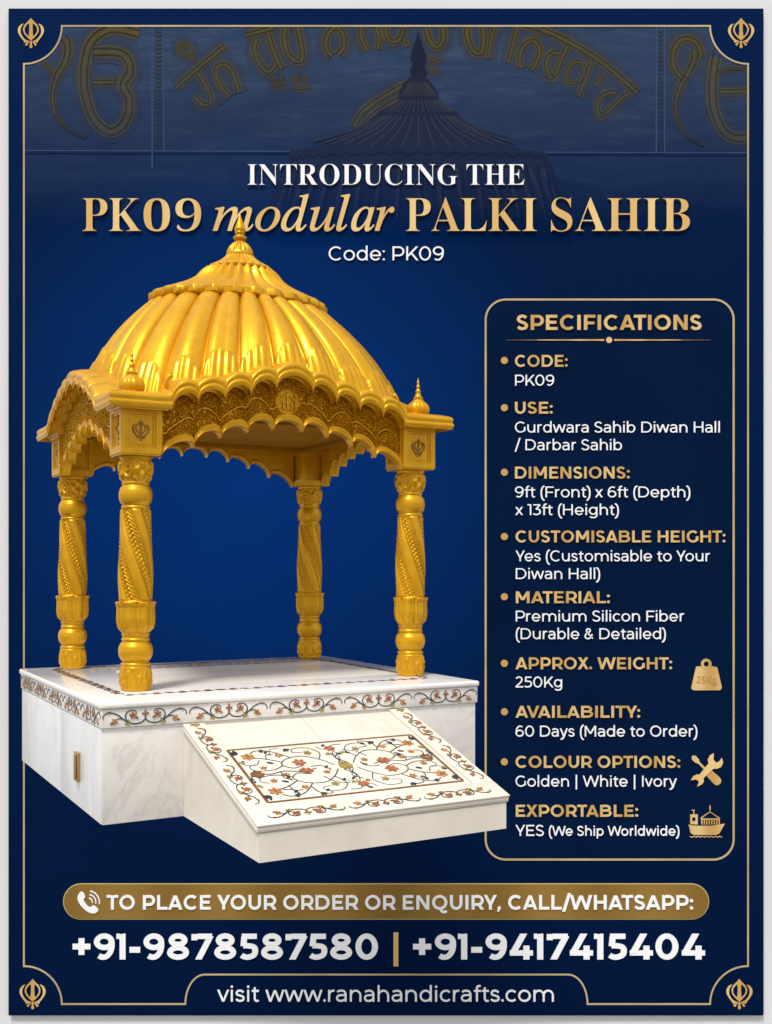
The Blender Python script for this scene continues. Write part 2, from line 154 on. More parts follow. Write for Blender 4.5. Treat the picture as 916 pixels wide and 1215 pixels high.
# 2-D filled shapes: loops of points / bezier glyphs -> extruded mesh
def curve_mesh(polys,beziers,offset,thick):
    cu=bpy.data.curves.new('c','CURVE'); cu.dimensions='2D'; cu.fill_mode='BOTH'; cu.extrude=thick/2; cu.offset=offset; cu.resolution_u=5
    for pl in polys:
        sp=cu.splines.new('POLY'); sp.points.add(len(pl)-1); sp.use_cyclic_u=True
        for p,q in zip(sp.points,pl): p.co=(q[0],q[1],0,1)
    for bz in beziers:
        sp=cu.splines.new('BEZIER'); sp.bezier_points.add(len(bz)-1); sp.use_cyclic_u=True
        for p,(l,c,r) in zip(sp.bezier_points,bz):
            p.handle_left_type=p.handle_right_type='FREE'
            p.co=(c[0],c[1],0); p.handle_left=(l[0],l[1],0); p.handle_right=(r[0],r[1],0)
    ob=bpy.data.objects.new('c',cu); COL.objects.link(ob)
    dg=bpy.context.evaluated_depsgraph_get(); dg.update()
    me=bpy.data.meshes.new_from_object(ob.evaluated_get(dg))
    bpy.data.objects.remove(ob); bpy.data.curves.remove(cu)
    return me
def ribbon(P,w,taper=None,closed=False):
    """outline polygon(s) of a stroke of width w through P"""
    P=[np.array(p[:2],float) for p in P]; n=len(P); L=[];Rr=[]
    for i in range(n):
        if closed: t=P[(i+1)%n]-P[(i-1)%n]
        else: t=P[min(i+1,n-1)]-P[max(i-1,0)]
        t=t/(np.linalg.norm(t)+1e-9); nn=np.array([-t[1],t[0]]); ww=w/2*(taper(i/(n-1)) if taper else 1)
        L.append(P[i]+nn*ww); Rr.append(P[i]-nn*ww)
    return [L,Rr[::-1]] if closed else [L+Rr[::-1]]
def circle(cx,cy,r,n=28,ry=None): return [(cx+r*math.cos(2*PI*k/n),cy+(ry or r)*math.sin(2*PI*k/n)) for k in range(n)]
# poster pixel -> poster local metres (x right, z up, origin poster centre)
UC,VC=458,607.5
def poster_mesh(name,polys,beziers,mat,parent,lift=.012,thick=.012,offset=0):
    """polys/beziers in photo pixels (v down)"""
    cv=lambda p:((p[0]-UC)*K,(VC-p[1])*K)
    me=curve_mesh([[cv(p) for p in pl] for pl in polys],[[(cv(a),cv(b),cv(c)) for a,b,c in bz] for bz in beziers],offset*K,thick)
    me.name=name
    for v in me.vertices:
        x,y,z=v.co; v.co=(x,-lift-thick/2-z,y)
    me.flip_normals() if False else None
    me.materials.clear(); me.materials.append(mat)
    o=bpy.data.objects.new(name,me); COL.objects.link(o); o.parent=parent
    for p in me.polygons: p.use_smooth=False
    return o
XS={'S':dict(zip("CDGOQ",[1.10,1.07,1.07,1.10,1.10]))}
def glyph_run(txt,font):
    """list of bezier splines in font units laid out from 0"""
    x=0; out=[]; g=GL[font]; prev=''
    for ch in txt:
        if ch==' ': x+=210 if font=='S' else 190; prev=ch; continue
        adv,sp=g[ch]; xs=[v for s in sp for v in s[2::6]]; lo,hi=min(xs),max(xs); m=XS.get(font,{}).get(ch,1)
        sb=(adv-(hi-lo))/2
        if font=='S':
            if ch in '1': sb=22
            elif ch in '-+': sb=24
            elif ch.isdigit(): sb=22
            elif ch in '|': sb=45
            elif ch in ':.,': sb=26
            elif ch=='I': sb=34
            else: sb=max(8,min(sb,40))
        x0=x+sb
        k=0
        if prev+ch in ('AV','VA','AT','TA','LA','PA','AY','YO','We','Yo','LT','TY','WH','AI','TO','Wo','PL','RY'): k=-22 if prev+ch in('AV','VA','AT','TA','AY','TY') else -8
        x0+=k
        for s in sp:
            bz=[]
            for i in range(0,len(s),6):
                pt=[(x0+(s[i+j]-lo)*m,s[i+j+1]) for j in (0,2,4)]; bz.append(pt)
            out.append(bz)
        x=x0+(hi-lo)*m+sb; prev=ch
    return out
def text(name,txt,font,x0,x1,base,cap,mat,parent,bold=0,lift=.014,thick=.014,ref=None,ital=0):
    run=glyph_run(txt,font); xs=[p[1][0] for b in run for p in b]; lo,hi=min(xs),max(xs)
    capu={'S':530,'B':480,'I':480}[font] if ref is None else ref
    sy=cap/capu; x0+=bold; x1-=bold; sx=(x1-x0)/(hi-lo)
    bz=[[tuple((x0+(q[0]-lo)*sx,base-bold-(q[1]*(sy*(1-2*bold/cap)))) for q in p) for p in b] for b in run]
    return poster_mesh(name,[],bz,mat,parent,lift,thick,bold)

WORLD=.88; SUN=2.9; SUNA=12; SUNEL=60; SUNAZ=24; EXPO=.06

# ================================================================ POSTER
def poster_material():
    """printed artwork: navy field with a lighter blue middle and a greyed picture strip at the top"""
    t=NT('printed_navy_artwork'); poster_colour(t); return t.m
def poster_colour(t,final=True):
    tc=t.add('ShaderNodeTexCoord'); sp=t.add('ShaderNodeSeparateXYZ'); t.link(tc.outputs['Object'],sp.inputs[0])
    u=t.math('MULTIPLY_ADD',sp.outputs[0],1/K,UC); v=t.math('MULTIPLY_ADD',sp.outputs[2],-1/K,VC)
    du=t.math('DIVIDE',t.math('SUBTRACT',u,300),420); dv=t.math('DIVIDE',t.math('SUBTRACT',v,580),430)
    d=t.math('SQRT',t.math('ADD',t.math('MULTIPLY',du,du),t.math('MULTIPLY',dv,dv)))
    r=t.ramp(d,[(0,lin(0,49,120)),(.4,lin(0,44,108)),(.75,lin(0,34,84)),(1,lin(0,25,64))])
    nz=t.noise(.9,4,.5); 
    base=t.mix(t.math('MULTIPLY_ADD',nz.outputs[0],.30,-.06,True),r.outputs[0],lin(0,26,66))
    # picture strip (inside the thin gold border only)
    inu=t.math('MULTIPLY',t.math('GREATER_THAN',u,29),t.math('LESS_THAN',u,887))
    inv=t.math('MULTIPLY',inu,t.math('GREATER_THAN',v,31.5))
    c1=t.math('GREATER_THAN',t.math('SQRT',t.math('ADD',t.math('POWER',t.math('ABSOLUTE',t.math('SUBTRACT',u,28.5)),2),t.math('POWER',t.math('ABSOLUTE',t.math('SUBTRACT',v,31)),2))),45)
    c2=t.math('GREATER_THAN',t.math('SQRT',t.math('ADD',t.math('POWER',t.math('ABSOLUTE',t.math('SUBTRACT',u,887.5)),2),t.math('POWER',t.math('ABSOLUTE',t.math('SUBTRACT',v,31)),2))),45)
    ins=t.math('MULTIPLY',t.math('MULTIPLY',inv,c1),c2)
    fade=t.math('MULTIPLY_ADD',v,-1/200,1.32,True)
    mp=t.add('ShaderNodeMapping'); mp.inputs['Scale'].default_value=(.5,1,3); mp.inputs['Rotation'].default_value=(0,.35,0); t.link(tc.outputs['Object'],mp.inputs[0])
    st=t.noise(2.2,8,1.2,mp.outputs[0],.65)
    grey=t.ramp(st.outputs[0],[(.3,lin(40,57,84)),(.55,lin(49,66,92)),(.78,lin(68,83,106))])
    strip=t.mix(t.math('MULTIPLY',fade,.95),base,grey.outputs[0])
    low=t.mix(t.math('MULTIPLY_ADD',v,-1/60,3.9,True),base,strip)
    col=t.mix(ins,lin(0,27,68),strip)
    # the outer margin and everything below follows the plain navy
    mb=t.math('MULTIPLY',t.math('MULTIPLY',t.math('GREATER_THAN',u,29),t.math('LESS_THAN',u,887)),t.math('GREATER_THAN',v,31))
    vd=t.math('MULTIPLY_ADD',v,1/330,-2.55,True)
    col=t.mix(vd,col,lin(0,24,62))
    t.link(col,t.p.inputs['Base Color']); t.set(Roughness=.9,Specular_IOR_Level=0.05); return col
def goldtxt(name,a,b,freq=.9):
    t=NT(name); tc=t.add('ShaderNodeTexCoord'); w=t.add('ShaderNodeTexWave'); w.inputs['Scale'].default_value=freq; w.inputs['Distortion'].default_value=.5
    t.link(tc.outputs['Object'],w.inputs['Vector'])
    r=t.ramp(w.outputs['Fac'],[(0,a),(1,b)]); t.link(r.outputs[0],t.p.inputs['Base Color']); t.set(Roughness=.7,Specular_IOR_Level=.1); return t.m
M['navy']=poster_material()
M['white_ink']=plain('white_ink',(.93,.94,.95),.8,.05,0,.01)
M['gold_ink']=goldtxt('gold_ink',lin(198,158,92),lin(222,190,132))
M['gold_title']=goldtxt('gold_title_ink',lin(216,176,108),lin(232,200,138),.45)
M['border_ink']=plain('pale_gold_ink',lin(190,170,128),.7,.1,0,.12,1.5)
M['panel_ink']=plain('dark_navy_ink',lin(1,24,57),.9,.05,0,.10,1)
M['pill_ink']=goldtxt('bronze_ink',lin(134,103,48),lin(146,115,56),.25)
M['pill_edge']=plain('bronze_edge_ink',lin(200,178,120),.7,.1)
M['kg_ink']=plain('brass_ink',lin(190,150,80),.7,.1)
M['fade_ink']=plain('faded_gold_ink',lin(150,130,95),.7,.1)
PZ=CAMZ+(HY-VC)*K; PXW=(UC-CX)*K
poster=props(empty('poster',(PXW,DB,PZ)),'large navy poster with gold and white lettering, hanging behind the golden pavilion','poster')
def flat(name,polys,mat,parent=poster,lift=.004,thick=.004): return poster_mesh(name,polys,[],mat,parent,lift,thick)
# board
x0,x1,z0,z1=(10-UC)*K,(906-UC)*K,(VC-1205)*K,(VC-10)*K
b=MB(); b.box((x0,0,z0),(x1,.022,z1),.002); b.build('board',M['navy'],poster,True,30)


# thin border line with notched corners
def arc(cx,cy,r,a0,a1,n=20): return [(cx+r*math.cos(R_(a0+(a1-a0)*i/n)),cy+r*math.sin(R_(a0+(a1-a0)*i/n))) for i in range(n+1)]
L,T,Rt,B=28.5,31,887.4,1191.2; rr=45
path=arc(L,T,rr,90,0)+arc(Rt,T,rr,180,90)+arc(Rt,B,rr,270,180)[0:]
path+= [(720,B),(696,B)]+arc(672,B-10,24,22,-90,10)[0:]   # bump for the web address
path=arc(L,T,rr,90,0)+arc(Rt,T,rr,180,90)+arc(Rt,B,rr,270,180)+[(697,B)]+[(697-23*(1-math.cos(a)) ,B-35*math.sin(a)) for a in np.linspace(0.02,PI/2,14)]
path+=[(220+23*(1-math.cos(a)),B-35*math.sin(a)) for a in np.linspace(PI/2,0.02,14)]+[(220,B)]+arc(L,B,rr,0,-90)
def offset_path(P,d):
    # mitred closed offset
    n=len(P); out=[]
    for i in range(n):
        p0,p1,p2=[np.array(P[(i+k)%n],float) for k in (-1,0,1)]
        a=p1-p0; c=p2-p1; a/=np.linalg.norm(a)+1e-9; c/=np.linalg.norm(c)+1e-9
        na=np.array([-a[1],a[0]]); nc=np.array([-c[1],c[0]]); m=na+nc; m/=np.linalg.norm(m)+1e-9
        q=max(.35,m@na); out.append(tuple(p1+m*d/q))
    return out
def dedupe(P):
    o=[P[0]]
    for p in P[1:]:
        if abs(p[0]-o[-1][0])+abs(p[1]-o[-1][1])>.05: o.append(p)
    return o
path=dedupe(path)
flat('border_line',[offset_path(path,1.0),offset_path(path,-1.0)],M['border_ink'],lift=.002)

# corner emblems: upright double-edged blade in a ring between two curved blades
def emblem_polys(cx,cy,s):
    P=[]; f=lambda p:(cx+p[0]*s,cy+p[1]*s)
    # measured on a 60-unit tile, origin at centre of emblem; y down
    ring_out=[(0,-18.2),(3.5,-14.2),(7.2,-10.4),(9.2,-5.6),(8.6,-1.2),(6.2,2.6),(3,6),(0,8.4)]
    ro=catmull(ring_out,5)
    outer=[tuple(p) for p in ro]+[(-p[0],p[1]) for p in ro[::-1][1:-1]]
    P.append([f(p) for p in outer])
    hole=catmull([(2.4,-11.6),(5.4,-9.2),(7.4,-5.6),(7,-1.6),(5,1.4),(2.9,3.4),(2.1,-2),(2.0,-6)],4,True)
    P.append([f(p) for p in hole]); P.append([f((-p[0],p[1])) for p in hole[::-1]])
    for sg in (1,-1):
        o=catmull([(8.6,-11.7),(12.6,-9.8),(15.2,-5.6),(15,-.6),(11.8,5),(7.6,9.8),(3.2,13)],5)
        i=catmull([(2,9.6),(7,7),(11,2),(12.2,-2.5),(11.5,-7),(8.6,-11.7)],5)
        blade=[tuple(p) for p in o][:-6]+[(7.8,11.4),(2.2,9.2)]+[tuple(p) for p in i[4:]]
        bl=[(sg*p[0],p[1]) for p in blade]; P.append([f(p) for p in (bl if sg>0 else bl[::-1])])
        hd=[(1.6,9.4),(2.9,8.7),(7,13.4),(5.6,14.9),(4.6,14.4)]; hb=[(sg*p[0],p[1]) for p in hd]; P.append([f(p) for p in hb])
    P.append([f(p) for p in [(-1.2,9),(1.2,9),(1.2,14),(2,15.6),(0.9,17.6),(-.9,17.6),(-2,15.6),(-1.2,14)]])
    return P
# bring pieces that touch onto slightly different lifts so nothing is coplanar
def emblem(cx,cy,s,mat,parent,lift=.004,name='corner_emblem'):
    P=emblem_polys(cx,cy,s)
    o=poster_mesh(name,P[:3],[],mat,parent,lift,.006)
    bb=poster_mesh('blades',P[3:],[],mat,o,lift+.001,.006)
    return o
for (cx,cy) in ((37,40),(879,40),(39,1179.5),(877,1179.5)): emblem(cx,cy,1.0,M['gold_ink'],poster)

# ---- faded picture printed along the top
pic=poster_mesh('faded_picture',[[(29.8,181),(886.2,184),(886.2,185.4),(29.8,182.6)]],[],plain('faded_line',lin(12,30,72),.9,.05),poster,.0012,.002)
m_l=plain('faded_pale_line',lin(62,80,116),.9,.05)
poster_mesh('panel_seam',[[(30,178.2),(886,181),(886,182),(30,179.3)],[(180,32),(181.3,32),(181.3,200),(180,200)],[(194,32),(195,32),(195,178),(194,178)],[(778,32),(779.2,32),(779.2,181),(778,181)],[(788,32),(789,32),(789,181),(788,181)]],[],m_l,pic,.003,.001)
def ink_fade(name,c,c2,v0,v1,var=.12,k0=0.0):
    """ink that thins out into the printed field below it"""
    t=NT(name); field=poster_colour(t); tc=t.add('ShaderNodeTexCoord'); sp=t.add('ShaderNodeSeparateXYZ'); t.link(tc.outputs['Object'],sp.inputs[0])
    v=t.math('MULTIPLY_ADD',sp.outputs[2],-1/K,VC); f=t.math('DIVIDE',t.math('SUBTRACT',v,v0),v1-v0,0,True); f=t.math('MULTIPLY_ADD',f,1-k0,k0)
    n=t.noise(7,5,.5); a=t.mix(n.outputs[0],tuple(x*(1-var) for x in c[:3])+(1,),tuple(x*(1+var) for x in c[:3])+(1,))
    for l in list(t.p.inputs['Base Color'].links): t.t.links.remove(l)
    t.link(t.mix(f,a,field),t.p.inputs['Base Color']); t.set(Roughness=.95,Specular_IOR_Level=.03); return t.m
m_gl=ink_fade('faded_glow_ink',lin(58,62,76),None,60,230,.15,.45)
m_dk=ink_fade('faded_brown_ink',lin(60,62,72),lin(32,52,94),20,240,.25)
m_yl=ink_fade('faded_yellow_ink',lin(80,74,46),lin(60,70,70),30,330,.3)
m_yd=ink_fade('faded_olive_ink',lin(50,50,46),lin(36,52,76),30,330,.3)
m_dm=ink_fade('faded_dome_ink',lin(33,38,58),None,100,280,.2)
m_dr=ink_fade('faded_rib_ink',lin(58,60,70),lin(6,42,96),90,280,.1)
m_dd=ink_fade('faded_groove_ink',lin(20,26,46),lin(0,28,78),100,285,.1)
def strips(MBo,P,w,lift,mi,taper=None):
    """tapered flat stroke; appended as quads with real (thin) sides"""
    P=[np.array(p,float) for p in catmull(P,6)]; n=len(P); rows=[]
    for i in range(n):
        t=P[min(i+1,n-1)]-P[max(i-1,0)]; t=t/(np.linalg.norm(t)+1e-9); nn=np.array([-t[1],t[0]]); ww=w/2*(taper(i/(n-1)) if taper else 1)
        a,b_=P[i]-nn*ww,P[i]+nn*ww; q=lambda p,l:((p[0]-UC)*K,-l-.00003*i,(VC-p[1])*K)
        rows.append([q(a,lift-.0003),q(a,lift),q(b_,lift),q(b_,lift-.0003)])
    b0=len(MBo.F); MBo.grid(rows); MBo.mi+= [mi]*(len(MBo.F)-b0)
cnt=[0]; LI=[0]
def letter(strokes,w=9,name='faded_letter'):
    m=MB(); m.mi=[]; LI[0]+=1
    for st in strokes:
        P,ws,tp=(st+(None,)*3)[:3] if isinstance(st,tuple) else (st,None,None)
        w_=ws or w; cnt[0]+=1; e=strokes.index(st)*.0002+(LI[0]%4)*.00023; tpf=(lambda t,tp=tp:1+(tp-1)*t) if tp else None
        strips(m,P,w_+15,.0002+e*.5,3,tpf); strips(m,P,w_+5,.0012+e,0,tpf); strips(m,P,w_+1,.0026+e,1,tpf); 
        Pc=[np.array(p,float) for p in catmull(P,4)]
        for sg in (-1,1):
            off=[]
            for i in range(len(Pc)):
                t=Pc[min(i+1,len(Pc)-1)]-Pc[max(i-1,0)]; t/=np.linalg.norm(t)+1e-9; off.append(Pc[i]+np.array([-t[1],t[0]])*sg*w_*.30*(1 if not tp else 1+(tp-1)*i/(len(Pc)-1)))
            strips(m,off[::3]+[off[-1]],max(.9,w_*.14),.0048+e+(.0003 if sg>0 else 0),2)
    o=mk(name,m.V,m.F,m_dk,pic,False); o.data.materials.append(m_yl); o.data.materials.append(m_yd); o.data.materials.append(m_gl)
    for p,i in zip(o.data.polygons,m.mi): p.material_index=i
    clip(o); return o
def clip(o):
    import bmesh
    bm=bmesh.new(); bm.from_mesh(o.data)
    for co,no in (((0,0,(VC-32.4)*K),(0,0,1)),(((886-UC)*K,0,0),(1,0,0))):
        bmesh.ops.bisect_plane(bm,geom=bm.verts[:]+bm.edges[:]+bm.faces[:],plane_co=co,plane_no=no,clear_outer=True)
    # notch of the border at the corners
    for cxn in (28.5,887.4):
        kill=[v for v in bm.verts if math.hypot(v.co.x/K+UC-cxn,VC-v.co.z/K-31)<45.5]
        bmesh.ops.delete(bm,geom=kill,context='VERTS')
    bm.to_mesh(o.data); bm.free()
letter([([(75,44),(80.6,55),(77.7,72.7),(68.7,88.6),(62.8,108),(63.8,128),(73.7,146),(87.6,157),(103,163)],13,.2),([(50.8,73),(64.8,88)],5)])
letter([([(165,40),(155,38),(135,34),(117.4,41),(105.5,55),(100.5,76.7),(99.5,100.5),(104.5,124),(113.4,144),(129.3,156),(143,151),(152,136),(153,116),(145,100),(153,90.6),(154,76.7),(147,65.7),(135,61.8),(112,61.8)],13),([(111,97.5),(141,97.5)],8)])
letter([([(831,68),(830,57),(822,48),(811,46.4),(801,55),(798,73),(804,87),(812,94)],9),([(824,60),(823.7,70),(818,84),(807.8,101),(802,120.6),(802.5,138),(811,156),(823.7,166.6),(836,172.6)],12,.2)])
letter([([(852,56),(846.7,83.4),(845,110),(848.5,134.7),(859,156),(873,164),(890,162)],13),([(852,86),(869.7,81),(890,84)],4),([(854,109),(890,108)],8)])
letter([([(209,104),(233.6,82),(268,54)],8),([(232,72),(224,67),(214,62),(212,55),(218,52),(226,57),(228,65)],5),([(233.6,85),(243.9,101),(250.8,117),(242.7,125),(231,115)],8),([(272.5,115),(260,99),(256.3,82),(265.7,77),(277,87),(283,110)],8),([(260,120),(262.5,124)],3)])
letter([([(291,42),(325,33)],8),([(304.6,46),(302,60),(309,77),(319,85),(327,76)],9),([(317,38),(326,64),(334,82)],9),([(338,33),(338,55),(347,70),(357.5,72),(358,55),(353,32)],9),([(319,90),(328,97),(337,91)],4),([(322,97),(330,103),(338,98)],4),([(346,90),(355,96),(366,91)],5),([(348,100),(356,106),(367,101)],5)])
letter([([(401,65),(408,54.8),(406.7,40),(397.5,33),(388,43),(387,57),(394,66)],9)])
letter([([(448,59),(450,44),(446,33)],8),([(429.6,32),(428.5,45.6),(437,60)],8)])
letter([([(458,31),(459,43),(467.4,50),(475.5,44),(479,33)],8),([(476,33),(482,56)],7)])
letter([([(505,34),(511,50),(519,56),(526,46),(525,30)],9),([(507,67),(515,72),(521,68)],6),([(509,80),(515,85),(519,81)],5)])
letter([([(554,30),(555,46),(562,61),(571,62),(574,46),(572,30)],9),([(588,30),(582,50),(579,70)],7)])
letter([([(612,28),(641.7,34.6),(673,49),(704,67),(728,85),(756,110)],9),([(614,32),(608,54),(603,75)],7),([(618.8,81),(617,63),(629,48),(640,57),(637,73),(630,83)],8),([(640,34),(636,46)],6)])
letter([([(674,53),(664,75),(656,93),(649,82),(651,65),(663,63)],8)])
letter([([(702,71),(695,93),(686,115)],7),([(684,98),(674,98),(672,87),(680,75),(691,75),(693,86),(686,98)],6)])
letter([([(716,86),(707,103)],6)])
letter([([(746,110),(729,124),(714,138),(709,127),(716,112),(730,110)],8)])
letter([([(420,151),(431,132),(455,115),(484,99)],9),([(430,152),(444,136),(466,122),(486,112)],9)])
bd=[]
for (xa,xb) in ((184,192),(781,787)):
    for i in range(28):
        y=36+i*5; bd.append([(xa,y),(xa+(xb-xa)*.5,y+1.6),(xb,y),(xb-1,y+2.4),(xa+(xb-xa)*.5,y+3.6),(xa+1,y+2.4)])
poster_mesh('leaf_band',bd,[],m_yd,pic,.0016,.0006)

# faded dome silhouette
prof=[(0,38),(4,52),(9,66),(9.5,72),(7,76),(8,81),(10,84),(10,88),(6,91),(12,95),(19,103),(23,113),(24,118),(22,121),(34,128),(45,133),(49,137),(70,154),(95,168),(125,178),(152,181),(154,186),(153,192)]
cx=496.5
out=[(cx+a,b) for a,b in prof]+[(cx+165,215),(cx+178,240),(cx+182,290),(cx-182,290),(cx-178,240),(cx-165,215)]+[(cx-a,b-2) for a,b in prof[::-1]]
dome_p=poster_mesh('faded_dome',[out],[],m_dm,poster,.0074,.001)
ribs=[];grv=[]
for i in range(-9,10):
    a=i/9.5; x1=150*math.sin(a*1.45); 
    ribs+=ribbon([(cx+x1*.30,138),(cx+x1*.50,154),(cx+x1*.86,176-8*abs(a))],1.6)
    ribs+=ribbon([(cx+x1*.155,119),(cx+x1*.28,133)],1.1)
    ribs+=ribbon([(cx+x1*.08,98),(cx+x1*.14,114)],1.0)
    ribs+=ribbon([(cx+x1*1.0,200),(cx+x1*1.12,238),(cx+x1*1.2,284)],4)
    grv+=ribbon([(cx+x1*1.04+4,196),(cx+x1*1.17+5,284)],3)
poster_mesh('faded_ribs',ribs,[],m_dr,dome_p,.0086,.0003)
sp_=[]
for i in range(-10,11):
    a=i/10; u0=cx+152*math.sin(a*1.5); ym=188-8*math.cos(a*1.5); sp_.append((u0,ym))
    if i<10: b_=(i+1)/10; sp_.append(((u0+cx+152*math.sin(b_*1.5))/2,ym+4))
sk=ribbon(sp_,2.0)
poster_mesh('faded_grooves',grv,[],m_dd,dome_p,.0094,.0003); sk_o=poster_mesh('faded_skirt',sk,[],m_dd,dome_p,.0098,.0006)
for ob in [dome_p]+list(dome_p.children):      # lies flatter towards its foot
    for v in ob.data.vertices:
        yy=VC-v.co.z/K; v.co.y*=1-.93*max(0,min(1,(yy-195)/90))

# ---- geometric sans lettering built from strokes (cap height 700, x-height 525)
CAP,XH,ASC=700.,525.,742.
def sans_glyph(ch,w):
    """returns (advance, list of stroke outlines as (left,right) point rows)"""
    h=w/2; S=[]
    def rowp(C,wf=None,closed=False):
        C=[np.array(p,float) for p in C]; n=len(C); r=[]
        for i in range(n):
            a=C[(i-1)%n] if closed else C[max(i-1,0)]; b=C[(i+1)%n] if closed else C[min(i+1,n-1)]
            t=b-a; t=t/(np.linalg.norm(t)+1e-9); nn=np.array([-t[1],t[0]])*h*(wf(t) if wf else (1-.10*abs(t[0])))
            r.append((C[i]-nn,C[i]+nn))
        if closed: r.append(r[0])
        S.append(r)
    def V(x,y0,y1,k=1): S.append([((x-h*k,y0),(x+h*k,y0)),((x-h*k,y1),(x+h*k,y1))])
    def Hb(y,x0,x1,k=.9): S.append([((x0,y-h*k),(x0,y+h*k)),((x1,y-h*k),(x1,y+h*k))])
    def D(x0,y0,x1,y1,k=1):
        hw=h*k*math.hypot(x1-x0,y1-y0)/abs(y1-y0); S.append([((x0-hw,y0),(x0+hw,y0)),((x1-hw,y1),(x1+hw,y1))])
    def E(cx,cy,rx,ry,a0=0,a1=360,n=30):
        full=abs(a1-a0)>=360
        P=[(cx+rx*math.cos(R_(a0+(a1-a0)*i/n)),cy+ry*math.sin(R_(a0+(a1-a0)*i/n))) for i in range(n if full else n+1)]; rowp(P,None,full)
    def SK(P,x0,x1,y0,y1,n=7): rowp(catmull([(x0+h+(x1-x0-w)*p[0],y0+h*.9+(y1-y0-w*.9)*p[1]) for p in P],n))
    def dot(x,y,r):
        n=14; S.append([((x+r*math.cos(a),y+r*math.sin(a)),(x+r*math.cos(a),y-r*math.sin(a))) for a in np.linspace(PI-.001,.001,n)])
    sb=88-.12*w; r=max(50,h*1.12)
    def fin(W,l=None,rr=None):
        l=sb if l is None else l; rr=l if rr is None else rr
        return W+l+rr,[[((a[0]+l,a[1]),(b[0]+l,b[1])) for a,b in s] for s in S]
    rnd=50
    if ch=='A': D(0+h*1.05,0,330,CAP);D(660-h*1.05,0,330,CAP);Hb(185,120,540);return fin(660,8)
    if ch=='B': V(h,0,CAP);Hb(CAP-h*.9,h,330);Hb(h*.9,h,350);Hb(365,h,350);E(330,CAP-h*.9-(335-h*.9)/2,175,(335-h*.9)/2,-90,90,16);E(350,h*.9+(365-h*.9)/2,205,(365-h*.9)/2,-90,90,16);return fin(555+h,sb,40)
    if ch in 'CG':
        E(350,350,350-h,358-h*.9,46,314 if ch=='C' else 318)
        if ch=='G': V(645-h*.9,95,360)
        return fin(640,rnd,36 if ch=='C' else 60)
    if ch=='D': V(h,0,CAP);Hb(CAP-h*.9,h,310);Hb(h*.9,h,310);E(300,350,330-h+20,350-h*.9,-90,90,22);return fin(650-h+h,sb,rnd)
    if ch=='E': V(h,0,CAP);Hb(CAP-h*.9,h,490);Hb(h*.9,h,505);Hb(355,h,445);return fin(505,sb,45)
    if ch=='F': V(h,0,CAP);Hb(CAP-h*.9,h,490);Hb(325,h,445);return fin(480,sb,35)
    if ch=='H': V(h,0,CAP);V(590-h,0,CAP);Hb(355,h,590-h);return fin(590)
    if ch=='I': V(h,0,CAP);return fin(w)
    if ch=='K': V(h,0,CAP);D(h*1.6,200,505,CAP);D(235,380,550-h*.4,0);return fin(560,sb,8)
    if ch=='L': V(h,0,CAP);Hb(h*.9,h,475);return fin(470,sb,25)
    if ch=='M': V(h,0,CAP);V(720-h,0,CAP);D(h*1.1,CAP,360,180);D(720-h*1.1,CAP,360,180);return fin(720)
    if ch=='N': V(h,0,CAP);V(600-h,0,CAP);D(h*1.1,CAP,600-h*1.1,0);return fin(600)
    if ch in 'OQ':
        E(355,350,355-h,358-h*.9)
        if ch=='Q': rowp(catmull([(400,60),(440,-60),(520,-115),(620,-100),(670,-60)],5))
        return fin(710,rnd)
    if ch=='P' or ch=='R':
        V(h,0,CAP);Hb(CAP-h*.9,h,310);Hb(245,h,310);E(305,(CAP-h*.9+245)/2,250-h+10,(CAP-h*.9-245)/2,-90,90,18)
        if ch=='R': D(330,245,545-h*.6,0);return fin(560,sb,25)
        return fin(555,sb,28)
    if ch=='S': SK([(.93,.86),(.76,.96),(.5,1),(.20,.95),(.05,.78),(.14,.62),(.36,.54),(.64,.47),(.88,.38),(.97,.22),(.84,.06),(.5,0),(.24,.03),(.0,.15)],0,515,-8,CAP+8);return fin(515,32)
    if ch=='T': V(265,0,CAP);Hb(CAP-h*.9,0,530);return fin(530,8)
    if ch=='U': V(h,290,CAP);V(575-h,290,CAP);E(287.5,290,287.5-h,298-h*.9,180,360,20);return fin(575,sb-6)
    if ch=='V': D(h*1.05,CAP,325,0);D(650-h*1.05,CAP,325,0);return fin(650,4)
    if ch=='W': D(h*1.05,CAP,260,0);D(510,CAP,260,0);D(510,CAP,765,0);D(1020-h*1.05,CAP,765,0);return fin(1020,10)
    if ch=='X': D(h*1.2,0,600-h*1.4,CAP);D(600-h*1.1,0,h*1.4,CAP);return fin(600,10)
    if ch=='Y': V(295,0,260);D(h*1.1,CAP,295,235);D(590-h*1.1,CAP,295,235);return fin(590,2)
    if ch=='a': V(450-h,0,330);SK([(.0,.88),(.2,.97),(.5,1),(.85,.92),(1,.66),(1,.55)],10,450,0,XH+8);SK([(1,.565),(.5,.565),(.14,.50),(.0,.29),(.12,.07),(.42,0),(.74,.06),(1,.27)],0,450,-8,XH+8);return fin(450,38,sb-10)
    if ch in 'bpdq':
        s=1 if ch in 'bp' else -1; m=lambda x:x if s>0 else 520-x
        V(m(h),0 if ch in 'bd' else -194,ASC if ch in 'bd' else XH);E(m(262),262,258-h,270-h*.9);return fin(520,*( (sb-8,rnd-6) if s>0 else (rnd-6,sb-8)))
    if ch=='c': E(262,262,262-h,270-h*.9,44,316);return fin(470,rnd-6,22)
    if ch=='o': E(270,262,270-h,270-h*.9);return fin(540,rnd-6)
    if ch=='e': E(265,262,265-h,270-h*.9,0,322,30);Hb(262-h*.3,h,530-h*.2,.85);return fin(530,rnd-6)
    if ch=='f': V(150,0,560);SK([(0,0),(.05,.55),(.35,.95),(.7,1),(1,.9)],150-h,350,520,ASC+8);Hb(XH-h*.9-4,20,320);return fin(320,15,0)
